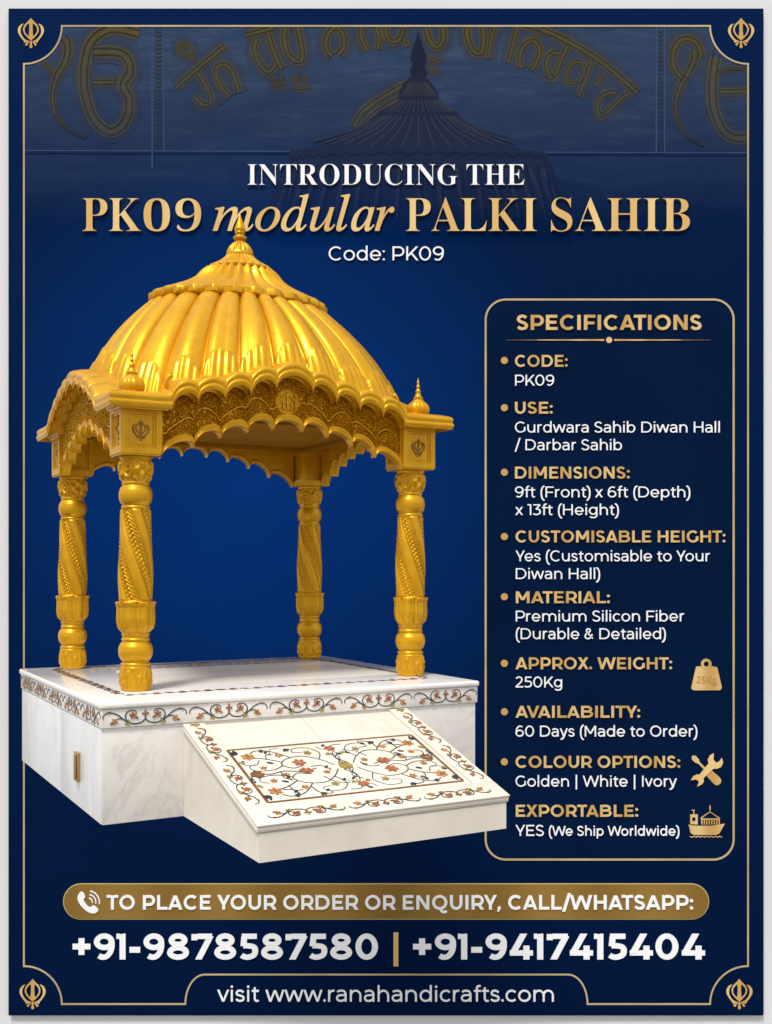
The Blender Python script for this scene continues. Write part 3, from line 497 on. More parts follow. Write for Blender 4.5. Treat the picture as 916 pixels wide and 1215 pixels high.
    if ch=='t': V(150,140,640);SK([(0,1),(.06,.35),(.4,0),(.75,0),(1,.14)],150-h,355,-8,250);Hb(XH-h*.9-4,20,325);return fin(340,15,12)
    if ch in 'gy':
        if ch=='g':
            V(520-h,40,XH);E(258,275,258-h,257-h*.9);SK([(1,1),(.97,.5),(.8,.12),(.45,0),(.2,.06),(0,.3)],30,520,-205,90);return fin(520,rnd-6,sb-8)
        D(h*1.05,XH,255,0);D(500-h*1.05,XH,235,-90);SK([(1,1),(.85,.35),(.55,0),(.25,.0),(0,.15)],10,255,-202,0);return fin(500,4)
    if ch in 'hn':
        V(h,0,ASC if ch=='h' else XH);V(490-h,0,280);E(245,270,245-h,262-h*.9+1,0,180,20);return fin(490,sb-8)
    if ch=='m':
        V(h,0,XH);
        for c in (232,628-0): pass
        V(435,0,285);V(870-h,0,285);E((h+435)/2,275,(435-h)/2,257-h*.9,0,180,18);E((870-h+435)/2,275,(870-h-435)/2,257-h*.9,0,180,18);return fin(870,sb-8)
    if ch=='i': V(max(h,r),0,XH);dot(max(h,r),XH+150,r);return fin(2*max(h,r),sb-14)
    if ch=='l': V(h,0,ASC);return fin(w,sb-6)
    if ch=='k': V(h,0,ASC);D(h*1.5,150,430,XH);D(200,290,480-h*.8,0);return fin(480,sb-8,4)
    if ch=='r': V(h,0,XH);SK([(0,0),(.1,.55),(.45,.93),(1,1)],0,310,200,XH+8);return fin(305,sb-8,5)
    if ch=='s': SK([(.95,.84),(.75,.95),(.5,1),(.2,.95),(.06,.78),(.16,.61),(.38,.55),(.66,.48),(.9,.39),(.97,.22),(.84,.06),(.5,0),(.22,.04),(.0,.17)],0,415,-8,XH+8);return fin(415,28)
    if ch=='u': V(h,240,XH);V(490-h,0,XH);E(245,252,245-h,260-h*.9,180,360,20);return fin(490,sb-10,sb-8)
    if ch=='v': D(h*1.05,XH,250,0);D(500-h*1.05,XH,250,0);return fin(500,4)
    if ch=='w': D(h*1.05,XH,205,0);D(400,XH,205,0);D(400,XH,595,0);D(800-h*1.05,XH,595,0);return fin(800,6)
    if ch=='x': D(h*1.2,0,480-h*1.3,XH);D(480-h*1.2,0,h*1.3,XH);return fin(480,6)
    if ch=='0': E(285,350,285-h,358-h*.9);return fin(570,46)
    if ch=='1': V(230-h,0,CAP);Hb(CAP-h*.9,0,230-h);return fin(230,10,60)
    if ch=='2': SK([(.0,.84),(.2,.96),(.46,1),(.80,.93),(.92,.74),(.82,.54),(.58,.35),(.02,.0)],15,495,h*.6,CAP+8);Hb(h*.9,15,505);return fin(505,25,30)
    if ch=='3': Hb(CAP-h*.9,40,450);D(440,CAP-h,215,395,1);SK([(.36,1),(.55,1),(.9,.88),(1,.62),(.94,.22),(.5,0),(.2,.04),(0,.18)],0,490,-8,425);return fin(490,20,36)
    if ch=='4': D(h*1.3,175,360,CAP);Hb(175,20,590);V(430,0,370);return fin(590,18,14)
    if ch=='5': Hb(CAP-h*.9,80,460);D(70+h,CAP-h,48+h,370,1);SK([(.12,1),(.45,1),(.88,.90),(1,.6),(.9,.2),(.5,0),(.2,.04),(0,.17)],0,495,-8,440);return fin(495,25,36)
    if ch in '69':
        E(270,218,262-h,226-h*.9); SK([(.0,.30),(0,.5),(.10,.76),(.35,.96),(.66,1),(.90,.93)],8,520,-8,CAP+8)
        if ch=='9': S[:]=[[((540-a[0],700-a[1]),(540-b[0],700-b[1])) for a,b in s] for s in S]
        return fin(535,34)
    if ch=='7': Hb(CAP-h*.9,10,530);V(10+h,530,CAP);D(505-h*.3,CAP-h,185,0,1.0);return fin(530,16)
    if ch=='8': E(278,190,278-h,198-h*.9);E(278,525-0,240-h,183-h*.9+2);return fin(556,36)
    if ch=='(' : rowp([(250-205*math.cos(a)**.9 if abs(math.cos(a))>1e-6 else 250,270+460*math.sin(a)) for a in np.linspace(-PI/2+.02,PI/2-.02,18)],lambda t:1);return fin(230,50,0)
    if ch==')' : rowp([(-20+205*math.cos(a)**.9,270+460*math.sin(a)) for a in np.linspace(-PI/2+.02,PI/2-.02,18)],lambda t:1);return fin(190+h*0,5,55)
    if ch=='/': D(h,-100,330,ASC+50);return fin(340,4)
    if ch=='|': V(h,-180,ASC+20);return fin(w,100)
    if ch=='&': SK([(1,.02),(.30,.60),(.18,.80),(.28,.96),(.46,1),(.62,.93),(.66,.80),(.52,.65),(.14,.46),(.0,.24),(.12,.05),(.40,0),(.70,.10),(.93,.46)],0,560,-8,CAP+8);return fin(575,32)
    if ch=='+': Hb(350,0,450,1);V(225,125,575);return fin(450,45)
    if ch=='-': Hb(262,0,270,1);return fin(270,40)
    if ch=='.': dot(r,r,r);return fin(2*r,sb*.45)
    if ch==':': dot(r,r,r);dot(r,XH-r-20,r);return fin(2*r,sb*.5)
    if ch==',': dot(r,r,r);D(r*.9,r*.8,r*.35,-95,.7);return fin(2*r,sb*.45)
    raise KeyError(ch)
KERN={p:-55 for p in ('AV','VA','AT','TA','AY','YA','LT','LY','TY','To','Yo','Ye','We','Wo','PA','WA','AW','Pr','fi','LA')}
KERN.update({'AV':-80,'VA':-80,'TY':0,'LA':0,'WA':-45,'AT':-70,'LI':0,'AB':0,'fi':0,'YO':-35,'RY':-15,'Y:':-30,'ra':-10,'r)':0,'OR':0,'Pr':-15})
def sans_mesh(name,txt,x0,x1,base,cap,w,mat,parent,lift,thick):
    runs=[];x=0;prev=''
    for ch in txt:
        if ch==' ': x+=262-.1*w; prev=' '; continue
        adv,S=sans_glyph(ch,w); x+=KERN.get(prev+ch,0)
        for s in S: runs.append([((a[0]+x,a[1]),(b[0]+x,b[1])) for a,b in s])
        x+=adv; prev=ch
    xs=[q[0] for s in runs for r in s for q in r]; lo,hi=min(xs),max(xs); sx=(x1-x0)/(hi-lo); sy=cap/CAP
    m=MB(); TX=lambda q,l:((x0+(q[0]-lo)*sx-UC)*K,-l,(VC-(base-q[1]*sy))*K)
    for i,s in enumerate(runs):
        l=lift+thick+(i%13)*.0003; rows=[[TX(a,lift-.003),TX(a,l),TX(b,l),TX(b,lift-.003)] for a,b in s]
        m.grid(rows)
        b0=len(m.V)-len(rows)*4; m.F.append((b0+3,b0+2,b0+1,b0)); e0=len(m.V)-4; m.F.append((e0,e0+1,e0+2,e0+3))
    return mk(name,m.V,m.F,mat,parent,False)

# ---- headline
def tx(s,x0,x1,base,cap,mat='white_ink',bold=92,font='S',parent=None,**k):
    nm='headline_word' if font in 'BI' else 'text_line'
    if font=='S': return sans_mesh(nm,s,x0,x1,base,cap,bold,M[mat],parent or poster,k.get('lift',.010),k.get('thick',.008))
    return text(nm,s,font,x0,x1,base,cap,M[mat],parent or poster,bold,**k)
for s,a,c in (('INTRODUCING',294,542.6),('THE',553.5,622)): tx(s,a,c,220,24,'white_ink',-.38,'B',ref=455)
tx('PK',98.5,168,274.7,38.5,'gold_title',-.55,'B',ref=455)
tx('09',171,239,274.7,38.5,'gold_title',-.8,'B',ref=486)
tx('PALKI',481.5,636.5,274.7,38.5,'gold_title',-.55,'B',ref=455)
tx('SAHIB',653.5,817.8,274.7,38.5,'gold_title',-.55,'B',ref=455)
tx('modular',253,468,274.7,28.5,'gold_title',.3,'I',ref=316)
tx('Code: PK09',390,526.5,309.4,16.4,bold=84)

# ---- specification panel
def rrect(a,b,c,d,r): return arc(c-r,b+r,r,-90,0,12)+arc(c-r,d-r,r,0,90,12)+arc(a+r,d-r,r,90,180,12)+arc(a+r,b+r,r,180,270,12)
panel=poster_mesh('specification_panel',[rrect(575.5,355,871,1020.5,25)],[],M['panel_ink'],poster,.001,.005)
poster_mesh('panel_frame',[rrect(575,354.5,871.3,1020.8,25),rrect(577.3,356.8,869,1018.5,22.7)],[],M['border_ink'],panel,.004,.008)
PL=.010
def pt(*a,**k): return tx(*a,parent=panel,lift=PL,**k)
pt('SPECIFICATIONS',613,832,391.8,17.8,'gold_ink',146)
poster_mesh('divider',[[(637,403.2),(716.5,402.7),(716.5,404.7),(637,404.2)],[(728.5,402.7),(808,403.2),(808,404.2),(728.5,404.7)],circle(722.5,403.7,3.6)],[],M['gold_ink'],panel,PL,.006)
poster_mesh('divider_tip',[[(600,403.6),(636.9,403.3),(636.9,404.1),(600,403.8)],[(808.1,403.3),(843,403.6),(843,403.8),(808.1,404.1)]],[],M['fade_ink'],panel,PL,.004)
H=[('CODE:',610.8,673.3,435.5),('USE:',610.8,655.5,491),('DIMENSIONS:',610.8,746.7,567.9),('CUSTOMISABLE HEIGHT:',611.5,860.2,643.6),('MATERIAL:',611.8,723.3,715.6),
('APPROX. WEIGHT:',611.5,797,793.9),('AVAILABILITY:',611.5,759.2,851.3),('COLOUR OPTIONS:',611.5,806.7,910.7),('EXPORTABLE:',611.8,756.8,968.7)]
for s,a,c,y in H: pt(s,a,c,y,14.0,'gold_ink',138)
for i,y in enumerate((428,484,560.5,636.7,708,786.9,844.3,903.7)): poster_mesh('bullet',[circle(598.3,y,4.2)],[],M['gold_ink'],panel,PL,.008)
Bd=[('PK09',611,657.2,457.8),('Gurdwara Sahib Diwan Hall',610.8,853.6,513.4),('/ Darbar Sahib',610.4,737.6,534.3),('9ft (Front) x 6ft (Depth)',610.8,818.6,590.2),('x 13ft (Height)',611,734,611.2),
('Yes (Customisable to Your',611.5,841.7,666),('Diwan Hall)',611.8,711.7,687),('Premium Silicon Fiber',611.8,811.3,737.3),('(Durable & Detailed)',611.8,789.6,758.2),('250Kg',611.5,666.7,815.5),
('60 Days (Made to Order)',611.5,827,873.7),('Golden | White | Ivory',611.5,802.6,933),('YES',611.5,645,991.4)]
for s,a,c,y in Bd: pt(s,a,c,y,12.8,bold=88)
pt('(We Ship Worldwide)',651,805.7,991.2,11.3,bold=100)
# icons
wt=poster_mesh('weight_icon',[[(825.5,790.8),(830,790.6),(846,790.6),(850.5,791.6),(856,815.5),(854.6,818.3),(852,818.9),(823,818.9),(820.6,818),(819.8,815.5)],],[],M['gold_ink'],poster,PL,.008)
poster_mesh('ring',[circle(837.5,787.8,6.3),circle(837.5,787.8,3.1)],[],M['gold_ink'],wt,PL+.001,.008)
sans_mesh('marking','25Kg',826,849.5,810.6,8.6,150,M['kg_ink'],wt,PL+.008,.002)
def rotp(P,cx,cy,a):
    c,s=math.cos(R_(a)),math.sin(R_(a)); return [(cx+x*c-y*s,cy+x*s+y*c) for x,y in P]
sdr=poster_mesh('screwdriver_icon',[rotp([(-24,-1.2),(-21.5,-3.2),(-16,-2.9),(-13,-1.3),(2,-1.3),(2,1.3),(-13,1.3),(-16,2.9),(-21.5,3.2),(-24,1.2)],838,914,45),
  rotp([(3,-2.8),(5,-4.6),(17,-5.2),(20.5,-4.2),(22,-1.5),(22,1.5),(20.5,4.2),(17,5.2),(5,4.6),(3,2.8)],838,914,45)],[],M['gold_ink'],poster,PL,.008)
wr=[(-20.5,-6.2),(-14.5,-7.2),(-10.5,-5.4),(-8.5,-3.2),(8,-4.2),(11,-8),(16,-9.6),(21.5,-8.2),(15.6,-3),(15.2,1.8),(18.6,3.4),(24,2.6),(21,7.6),(15.5,9.4),(10.5,7.2),(8,4.2),(-8.5,3.2),(-11,6.2),(-15,6.9),(-21,4.6),(-15.6,2.4),(-15,-1),(-16.6,-3)]
poster_mesh('wrench_icon',[rotp([(x,y) for x,y in wr],837.5,914.5,-47)],[],M['gold_title'],poster,PL+.009,.006)
sh=poster_mesh('ship_icon',[[(816.5,978),(826,979.6),(845,979.4),(859.5,977),(853,988.5),(849,990.3),(823,990.3),(819,988)]],[],M['gold_ink'],poster,PL,.008)
ws=[]
for i in range(8): ws.append((818+i*5.1,991.9)); ws.append((820.5+i*5.1,993.1))
poster_mesh('wave',ribbon(ws,1.0),[],M['gold_ink'],sh,PL,.006)
poster_mesh('cabin',[[(818.5,966),(827.5,966),(827.5,978.2),(818.5,977.2)],[(821,969.5),(824.8,969.5),(824.8,974),(821,974)],[(822.2,961.5),(823.4,961.5),(823.4,965.9),(822.2,965.9)],[(820.2,960.6),(824,960.6),(824,961.6),(820.2,961.6)]],[],M['gold_ink'],sh,PL,.006)
pv=[ribbon([(831.2,970.5),(836,967),(842,963),(848,967),(853.4,970.5)],1.1)[0],[(831,970.8),(853.6,970.8),(853.6,972.2),(831,972.2)],[(841,957),(842,954.6),(843,957),(842.5,962),(841.5,962)]]
for i in range(8): pv.append([(831.6+i*2.95,972.3),(833.0+i*2.95,972.3),(833.0+i*2.95,978.0),(831.6+i*2.95,978.0)])
poster_mesh('cargo',pv,[],M['gold_ink'],sh,PL,.006)

# ---- call pill, phone numbers, web address
pill=poster_mesh('call_banner',[rrect(75,1048,841.2,1091,21.4)],[],M['pill_edge'],poster,.001,.005)
poster_mesh('banner_face',[rrect(76.1,1049.1,840.1,1089.9,20.3)],[],M['pill_ink'],pill,.007,.004)
tx('TO PLACE YOUR ORDER OR ENQUIRY, CALL/WHATSAPP:',127,822,1078.7,17,bold=138,parent=pill,lift=.012)
hs=catmull([(92.5,1063.5),(96,1057.6),(99.6,1059),(101.6,1063.6),(99.8,1066.6),(101.4,1070.4),(105.2,1075),(108.2,1075.6),(111.4,1073.6),(116,1077),(117,1080),(112.6,1083.2),(106,1082),(98.6,1076.4),(93.8,1069.6)],4,True)
ph=poster_mesh('phone_icon',[[tuple(p) for p in hs]],[],M['white_ink'],poster,.012,.008)
poster_mesh('signal_arcs',ribbon(arc(105,1070,5,-80,10,10),1.4)+ribbon(arc(105,1070,9.2,-80,10,12),1.4)+ribbon(arc(105,1070,13.4,-80,10,14),1.4),[],M['white_ink'],ph,.012,.006)
tx('+91-9878587580',86.4,448.5,1138,30.2,bold=150,lift=.004)
tx('+91-9417415404',490,836.2,1138,30.2,bold=150,lift=.004)
flat('number_divider',[[(466.8,1106),(472.6,1106),(472.6,1146),(466.8,1146)]],M['gold_title'],lift=.004,thick=.012)
tx('visit www.ranahandicrafts.com',258,657,1188,18.2,bold=84,lift=.004)

# ================================================================ PAVILION + PLINTH
ORG=(PX,PD,CAMZ-HH)
M['gold']=gold_material()
M['marble']=marble('white_marble',(.82,.785,.735,1),(.45,.43,.39,1),1.3,.35,.16,.6)
M['marble_top']=marble('polished_white_marble',(.84,.81,.77,1),(.52,.50,.46,1),1.3,.14,.06,.5)
M['marble_side']=marble('white_marble_panel',(.80,.80,.80,1),(.44,.44,.47,1),1.5,.35,.2,.7,(1,1,.45))
M['marble_grey']=marble('grey_beige_marble',(.76,.71,.63,1),(.50,.46,.40,1),2.2,.02,.25,1.0,(.35,2.2,1))
M['cream']=marble('cream_marble',(.80,.735,.63,1),(.5,.42,.34,1),2.0,.35,.25,.25)
M['i_dark']=plain('dark_stone_inlay',(.035,.05,.055),.35,.4,0,.3,20)
M['i_brown']=plain('brown_stone_inlay',(.20,.10,.045),.35,.4,0,.25,20)
M['i_orange']=plain('orange_stone_inlay',(.43,.20,.075),.35,.4,0,.3,30)
M['i_red']=plain('red_stone_inlay',(.34,.125,.06),.35,.4,0,.3,30)
M['i_olive']=plain('olive_stone_inlay',(.30,.25,.07),.35,.4,0,.3,30)
M['brass']=plain('brass',(.55,.36,.13),.25,.5,1,.1,6)
M['seam']=plain('dark_joint',(.25,.24,.23),.7,.2)
M['gold_recess']=plain('darker_gold_recess',(.50,.245,.008),.4,.4,.45,.2,30)  # darker gold given to the deepest faces of the arch carving
pav=props(empty('domed_pavilion',ORG,YAW),'golden carved pavilion with ribbed dome and four twisted columns, standing on the marble plinth','pavilion')
AX,AY,CW,CD=.411,.628,2.238,1.926
CXL,CYL=AX+CW/2,AY+CD/2
COLH=1.645
# ---- column --------------------------------------------------------------
def column_mesh():
    prof=[(0,.093),(.004,.100),(.02,.106),(.05,.110),(.10,.112),(.145,.108),(.168,.104),(.172,.098),(.180,.098),(.184,.104),(.193,.104),(.198,.090),(.206,.090),
     (.222,.105),(.245,.116),(.28,.1205),(.312,.116),(.334,.104),(.346,.091),(.352,.090),(.354,.098),(.366,.098),(.369,.093),(.388,.092),(.391,.098),(.402,.098),(.405,.094),
     (.42,.104),(.444,.116),(.475,.123),(.51,.1265),(.55,.1245),(.585,.124),(.61,.131),(.621,.136),(.626,.134),(.626,.115),(.63,.112),(.80,.1125),(.94,.111),(1.08,.108),(1.2,.1),(1.278,.0955),
     (1.283,.100),(1.292,.100),(1.297,.092),(1.305,.094),(1.325,.109),(1.35,.1155),(1.378,.117),(1.405,.113),(1.428,.103),(1.441,.092),(1.446,.090),(1.450,.096),(1.462,.096),(1.466,.093),
     (1.49,.103),(1.52,.112),(1.555,.117),(1.59,.116),(1.612,.112),(1.617,.106),(1.625,.106),(1.629,.112),(1.645,.112)]
    pr=[]
    for (z0,r0),(z1,r1) in zip(prof[:-1],prof[1:]):
        k=max(1,int(abs(z1-z0)/.0055))
        for i in range(k): t=i/k; pr.append((z0+(z1-z0)*t,r0+(r1-r0)*t))
    pr.append(prof[-1])
    sm=lambda e0,e1,x:max(0,min(1,(x-e0)/(e1-e0)))
    def fn(th,z):
        if .01<z<.165:      # acanthus on the foot drum
            e=min(1,(z-.01)/.02,(.165-z)/.02); u=(th*4/PI)%2-1       # 4 motifs
            w=(z-.02)/.14; d=0
            c=abs(abs(u)-.50*math.sin(PI*min(1,w*.62+.1)))           # arching stems
            d+=.0065*max(0,1-c/.10); d+=.007*max(0,1-abs(u)/.06)*(w<.7)
            for px_,pw,s in ((0,.78,.19),(.55,.25,.2),(-.55,.25,.2),(1,.5,.15),(-1,.5,.15)): d+=.007*max(0,1-math.hypot((u-px_)/s,(w-pw)/.22)**2)
            return (d*1.7-.006)*e
        if .628<z<1.278:
            e=min(1,(z-.628)/.012,(1.278-z)/.012); ph=((th*4/(2*PI)+(z-.628)*2.15)%1)
            if ph<.46:
                u=(ph-.23)/.23; return (.011*(1-u*u)**.5-.001)*e
            u=(ph-.73)/.27
            if abs(u)>.86: return -.009*e
            if abs(u)>.70: return .006*e*(1-((abs(u)-.78)/.08)**2)
            if abs(u)>.62: return -.009*e
            q=(z*34+abs(u)*1.6)%1
            return (-.009+.015*max(0,1-abs(q-.5)*3.2)*(1-abs(u)*.5)+.005*max(0,1-abs(u)*7))*e
        if .41<z<.626:      # tulip petals on the cup
            u=(th*7/PI)%2-1; w=(z-.41)/.216; env=1-.25*w
            d=.020*(abs(math.cos(u*PI/2))**.6)-.010
            if abs(u)<.16: d+=.004*(1-w)*max(0,1-abs(u)/.16)
            d-=.011*max(0,1-abs(abs(u)-.52)/.09)*(w>.25)*(w<.9)
            if w>.93: d+=-.012*abs(u)**2
            return d*min(1,w*8)
        if 1.468<z<1.612:   # volutes and fans on the capital
            e=min(1,(z-1.468)/.012,(1.612-z)/.012); w=(z-1.468)/.144; u=(th*4/PI)%2-1; d=0
            rr=math.hypot(u/.62,(w-.58)/.62); an=math.atan2(w-.58,u)
            if rr<1: d+=.009*math.cos(rr*13+an)
            else: d+=.009*math.cos(an*9)
            return (d)*e
        return 0
    m=MB(); m.lathe(pr,112,fn=fn); return m
cm=column_mesh()
col0=cm.build('column',M['gold'],pav,True); col0.location=(AX,AY,0)
cols=[col0]
for (x,y,rz) in ((AX+CW,AY,PI/2),(AX,AY+CD,PI),(AX+CW,AY+CD,-PI/2)):
    c=col0.copy(); COL.objects.link(c); c.parent=pav; c.location=(x,y,0); c.rotation_euler=(0,0,0); cols.append(c)
# ---- arch functions --------------------------------------------------------
def lobes(cusps,tops):
    """cusps: [(x,z)...] from centre outwards; tops: peak z per lobe (central first). returns f(|x|)->z"""
    def f(x):
        x=abs(x)
        if x<=cusps[0][0]:
            a=-cusps[0][0]; b=cusps[0][0]; za=zb=cusps[0][1]; tp=tops[0]
        else:
            for i in range(1,len(cusps)):
                if x<=cusps[i][0]: break
            else: return cusps[-1][1]
            a,za=cusps[i-1]; b,zb=cusps[i]; tp=tops[i]
        t=(x-a)/(b-a); base=za+(zb-za)*t; mid=(za+zb)/2
        return base+(tp-mid)*math.sqrt(max(0,1-(2*t-1)**2))*(1.0)
    return f
HF=CW/2-.145; HS=CD/2-.145         # half spans between the blocks
outF=lobes([(.147,2.165),(.343,2.105),(.54,2.062),(.742,2.028),(.93,1.968)],[2.279,2.228,2.172,2.124,2.085])
inF=lobes([(.118,1.905),(.325,1.872),(.53,1.82),(.735,1.742),(HF+.004,1.640)],[1.983,1.972,1.912,1.862,1.770])
k=HS/HF
outS=lobes([(.147*k,2.19),(.343*k,2.16),(.54*k,2.11),(.742*k,2.045),(.93*k,1.968)],[2.29,2.265,2.22,2.155,2.07])
outS_=outS
def outS(x):
    ws=0;zs=0
    for d in np.linspace(-.09,.09,7): w=1-abs(d)/.12; ws+=w; zs+=w*outS_(x+d)
    return .45*outS_(x)+.55*zs/ws
inS=lobes([(.118*k,1.905),(.325*k,1.872),(.53*k,1.82),(.735*k,1.742),(HS+.004,1.640)],[1.983,1.972,1.912,1.862,1.770])
def samp(half,cus):
    xs=set(np.round(np.linspace(-half,half,int(half*2/.0045)),4))
    for c in cus:
        for d in (-.0015,0,.0015): xs.add(round(c+d,4)); xs.add(round(-c+d,4))
    return sorted(x for x in xs if -half<=x<=half)
FLAT=1.968
def smooth_out(side):
    f=outF if side=='F' else outS; kk=1 if side=='F' else k
    def g(x):
        ws=0;zs=0
        for d in np.linspace(-.06,.06,9): w=1-abs(d)/.08; ws+=w; zs+=w*f(x+d)
        return zs/ws
    return g
smF,smS=smooth_out('F'),smooth_out('S')
# ---- cornice swept round the four sides -------------------------------------
prof=[(-.03,-.004,0,0),(.010,-.004,0,0),(.016,.002,0,0),(.016,.012,0,0),(.030,.016,0,0),(.034,.024,0,0),(.050,.026,0,0),(.104,.014,0,0),(.108,.0,0,0),(.113,-.006,0,0),(.124,-.006,0,0),(.128,.0,0,0),(.129,.012,0,0),(.135,.016,0,0),(.137,.024,0,0),(.136,.034,.05,0),
      (.130,.040,.1,0),(.126,.044,.15,0),(.128,.056,.25,0),(.132,.066,.38,0),(.130,.080,.5,0),(.118,.092,.62,0),(.095,.102,.75,0),(.06,.110,.88,0),(.0,.120,1,0),(-.10,.128,1,0),(-.34,.10,1,1)]
def cornice():
    m=MB(); rows=[]
    hx,hy=CW/2+.145,CD/2+.145
    per=[]  # (point on face rect, normal mitre, z_lobe,z_smooth)
    xf=samp(HF,[.147,.343,.54,.742,.93]); xsd=samp(HS,[c*k for c in (.147,.343,.54,.742,.93)])
    fl=[-hx,-hx+.06,-hx+.15,-hx+.22]
    def side(o,u,nrm,half,hfull,xs,fz,sz):
        L=[-hfull]+[-hfull+t*(hfull-half) for t in (.3,.6,.85)]
        allx=L+xs+[-q for q in L[::-1]]
        for i,x in enumerate(allx):
            p=(o[0]+u[0]*x,o[1]+u[1]*x); e=0
            if i==0: e=-1
            if i==len(allx)-1: e=1
            per.append((p,(nrm[0]+u[0]*e,nrm[1]+u[1]*e),(-u[0]*0,),fz(x),sz(x)))
    side((CXL,CYL-hy),(1,0),(0,-1),HF,hx,xf,outF,smF)
    side((CXL+hx,CYL),(0,1),(1,0),HS,hy,xsd,outS,smS)
    side((CXL,CYL+hy),(-1,0),(0,1),HF,hx,xf,outF,smF)
    side((CXL-hx,CYL),(0,-1),(-1,0),HS,hy,xsd,outS,smS)
    for (o,dz,w,_) in prof:
        row=[]
        for (p,n_,_,zl,zs) in per:
            o_=o*.80 if o>.04 else o; row.append((p[0]+n_[0]*o_,p[1]+n_[1]*o_,zl+(zs-zl)*w+dz if _ is not None else 0))
        rows.append(row)
    m.grid(rows,True); return m
cornice().build('cornice',M['gold'],pav,True,38)
# ---- carved arch panels ------------------------------------------------------
rs=np.random.RandomState(4)
def carved(half,fi,fo,emb):
    """front surface of the spandrel with florets, a running vine and a bead along the lower edge"""
    xs=[x for x in samp(half,[.118*(half/HF),.325*(half/HF),.53*(half/HF),.735*(half/HF)])]
    fl=[]
    X=-half+.03
    while X<half:
        for kz in range(14):
            z=1.64+kz*.050+(.025 if int((X+half)/.047)%2 else 0)+rs.uniform(-.006,.006)
            fl.append((X+rs.uniform(-.007,.007),z,rs.uniform(.0235,.029),rs.uniform(0,6),rs.randint(5,8)))
        X+=.047
    fl=np.array(fl)
    nt=84; V=[]; 
    vine=lambda x:(fi(x)+fo(x))/2-.01+.035*math.sin(x*16)
    rows=[]
    ts=np.concatenate([[0],np.linspace(.0,1,nt)])
    for j,t in enumerate(ts):
        row=[]
        for x in xs:
            a=fi(x);b=fo(x)+.012; z=a+(b-a)*t; h=b-a; dz=z-a; db=b-z
            d=0
            # distance to lower edge measured smoothly
            if dz<.032: d=.020 if dz<.026 else .004
            else:
                f=fl[np.abs(fl[:,0]-x)<.034]
                q=-.016
                for (fx,fz,r,ph,nn) in f:
                    dx,dy=x-fx,z-fz
                    rr=math.hypot(dx,dy)/r
                    if rr<1.15:
                        pet=.74+.30*math.cos(nn*math.atan2(dy,dx)+ph)
                        hh=.013*max(0,1-(rr/max(.25,pet*1.15))**2)**.5 if rr<pet*1.15 else 0
                        if rr<.25: hh=.004
                        q=max(q,-.016+hh*2.2)
                vd=abs(z-vine(x))
                if vd<.009: q=max(q,.005*(1-(vd/.009)**2)**.5+.002)
                elif vd<.015: q=-.017
                d=q
                eb=min(1,(half-abs(x))/.03)
                if eb<1: d=.006 if eb<.6 else d
                if emb:
                    ex,ez=x,z-2.10
                    if abs(ex)<.105 and abs(ez)<.12:
                        r1=math.hypot(ex,ez)
                        if r1<.098: 
                            d=-.015
                            if r1>.090: d=-.006
                            roof=(.055-abs(ex)*.95); 
                            if 0<ez<roof+.02 : d=.000 if ez>roof-.0 or abs(ex)<.008 else -.014
                            if -.06<ez<0 and abs(ex)<.042: d=.000 if (abs(ex)>.028 or abs(ex)<.008 or ez>-.012 or ez<-.05) else -.014
                            if abs(ex)>.056: d=.005*math.sin(ez*180)*math.cos(ex*150)-.002
            row.append((x,-d if j>0 else .0,z))
        rows.append(row)
    m=MB(); m.deep=[];
    back=[(p[0],.055,p[2]) for p in rows[0]]
    m.grid([[(x,.055,fo(x)+.012) for x in xs],back]+rows[0:1]+rows[1:],False)
    return m
pf=carved(HF,inF,outF,True); ps=carved(HS,inS,outS,False)
def place_panel(m,name,loc,rz,hideback=False):
    o=m.build(name,M['gold'],pav,True,50); o.data.materials.append(M['gold_recess'])
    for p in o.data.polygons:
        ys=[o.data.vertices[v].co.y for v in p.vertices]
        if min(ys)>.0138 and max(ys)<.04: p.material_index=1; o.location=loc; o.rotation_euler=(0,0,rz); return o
yf=AY-.145+.035; xl=AX-.145+.035
a1=place_panel(pf,'arch_panel',(CXL,yf,0),0)
a2=a1.copy(); COL.objects.link(a2); a2.parent=pav; a2.location=(CXL,AY+CD+.11,0); a2.rotation_euler=(0,0,PI)
b1=place_panel(ps,'arch_panel',(xl,CYL,0),-PI/2)
b2=b1.copy(); COL.objects.link(b2); b2.parent=pav; b2.location=(AX+CW+.11,CYL,0); b2.rotation_euler=(0,0,PI/2)
# moulded edge following each arch
def edge(half,fi,name,loc,rz):
    xs=samp(half,[c*half/HF for c in (.118,.325,.53,.735)]); m=MB(); rows=[]
    for (dy,dz) in ((-.024,.0),(-.030,-.012),(-.022,-.022),(.02,-.022),(.056,-.022),(.062,-.010),(.060,.01),(.050,.02),(0,.014),(-.018,.010),(-.024,.0)):
        rows.append([(x,dy,fi(x)+dz) for x in xs])
    m.grid(rows,False,True); o=m.build(name,M['gold'],pav,True,40); o.location=loc; o.rotation_euler=(0,0,rz); return o
edge(HF,inF,'arch_edge',(CXL,yf,0),0); edge(HF,inF,'arch_edge',(CXL,AY+CD+.11,0),PI)
edge(HS,inS,'arch_edge',(xl,CYL,0),-PI/2); edge(HS,inS,'arch_edge',(AX+CW+.11,CYL,0),PI/2)
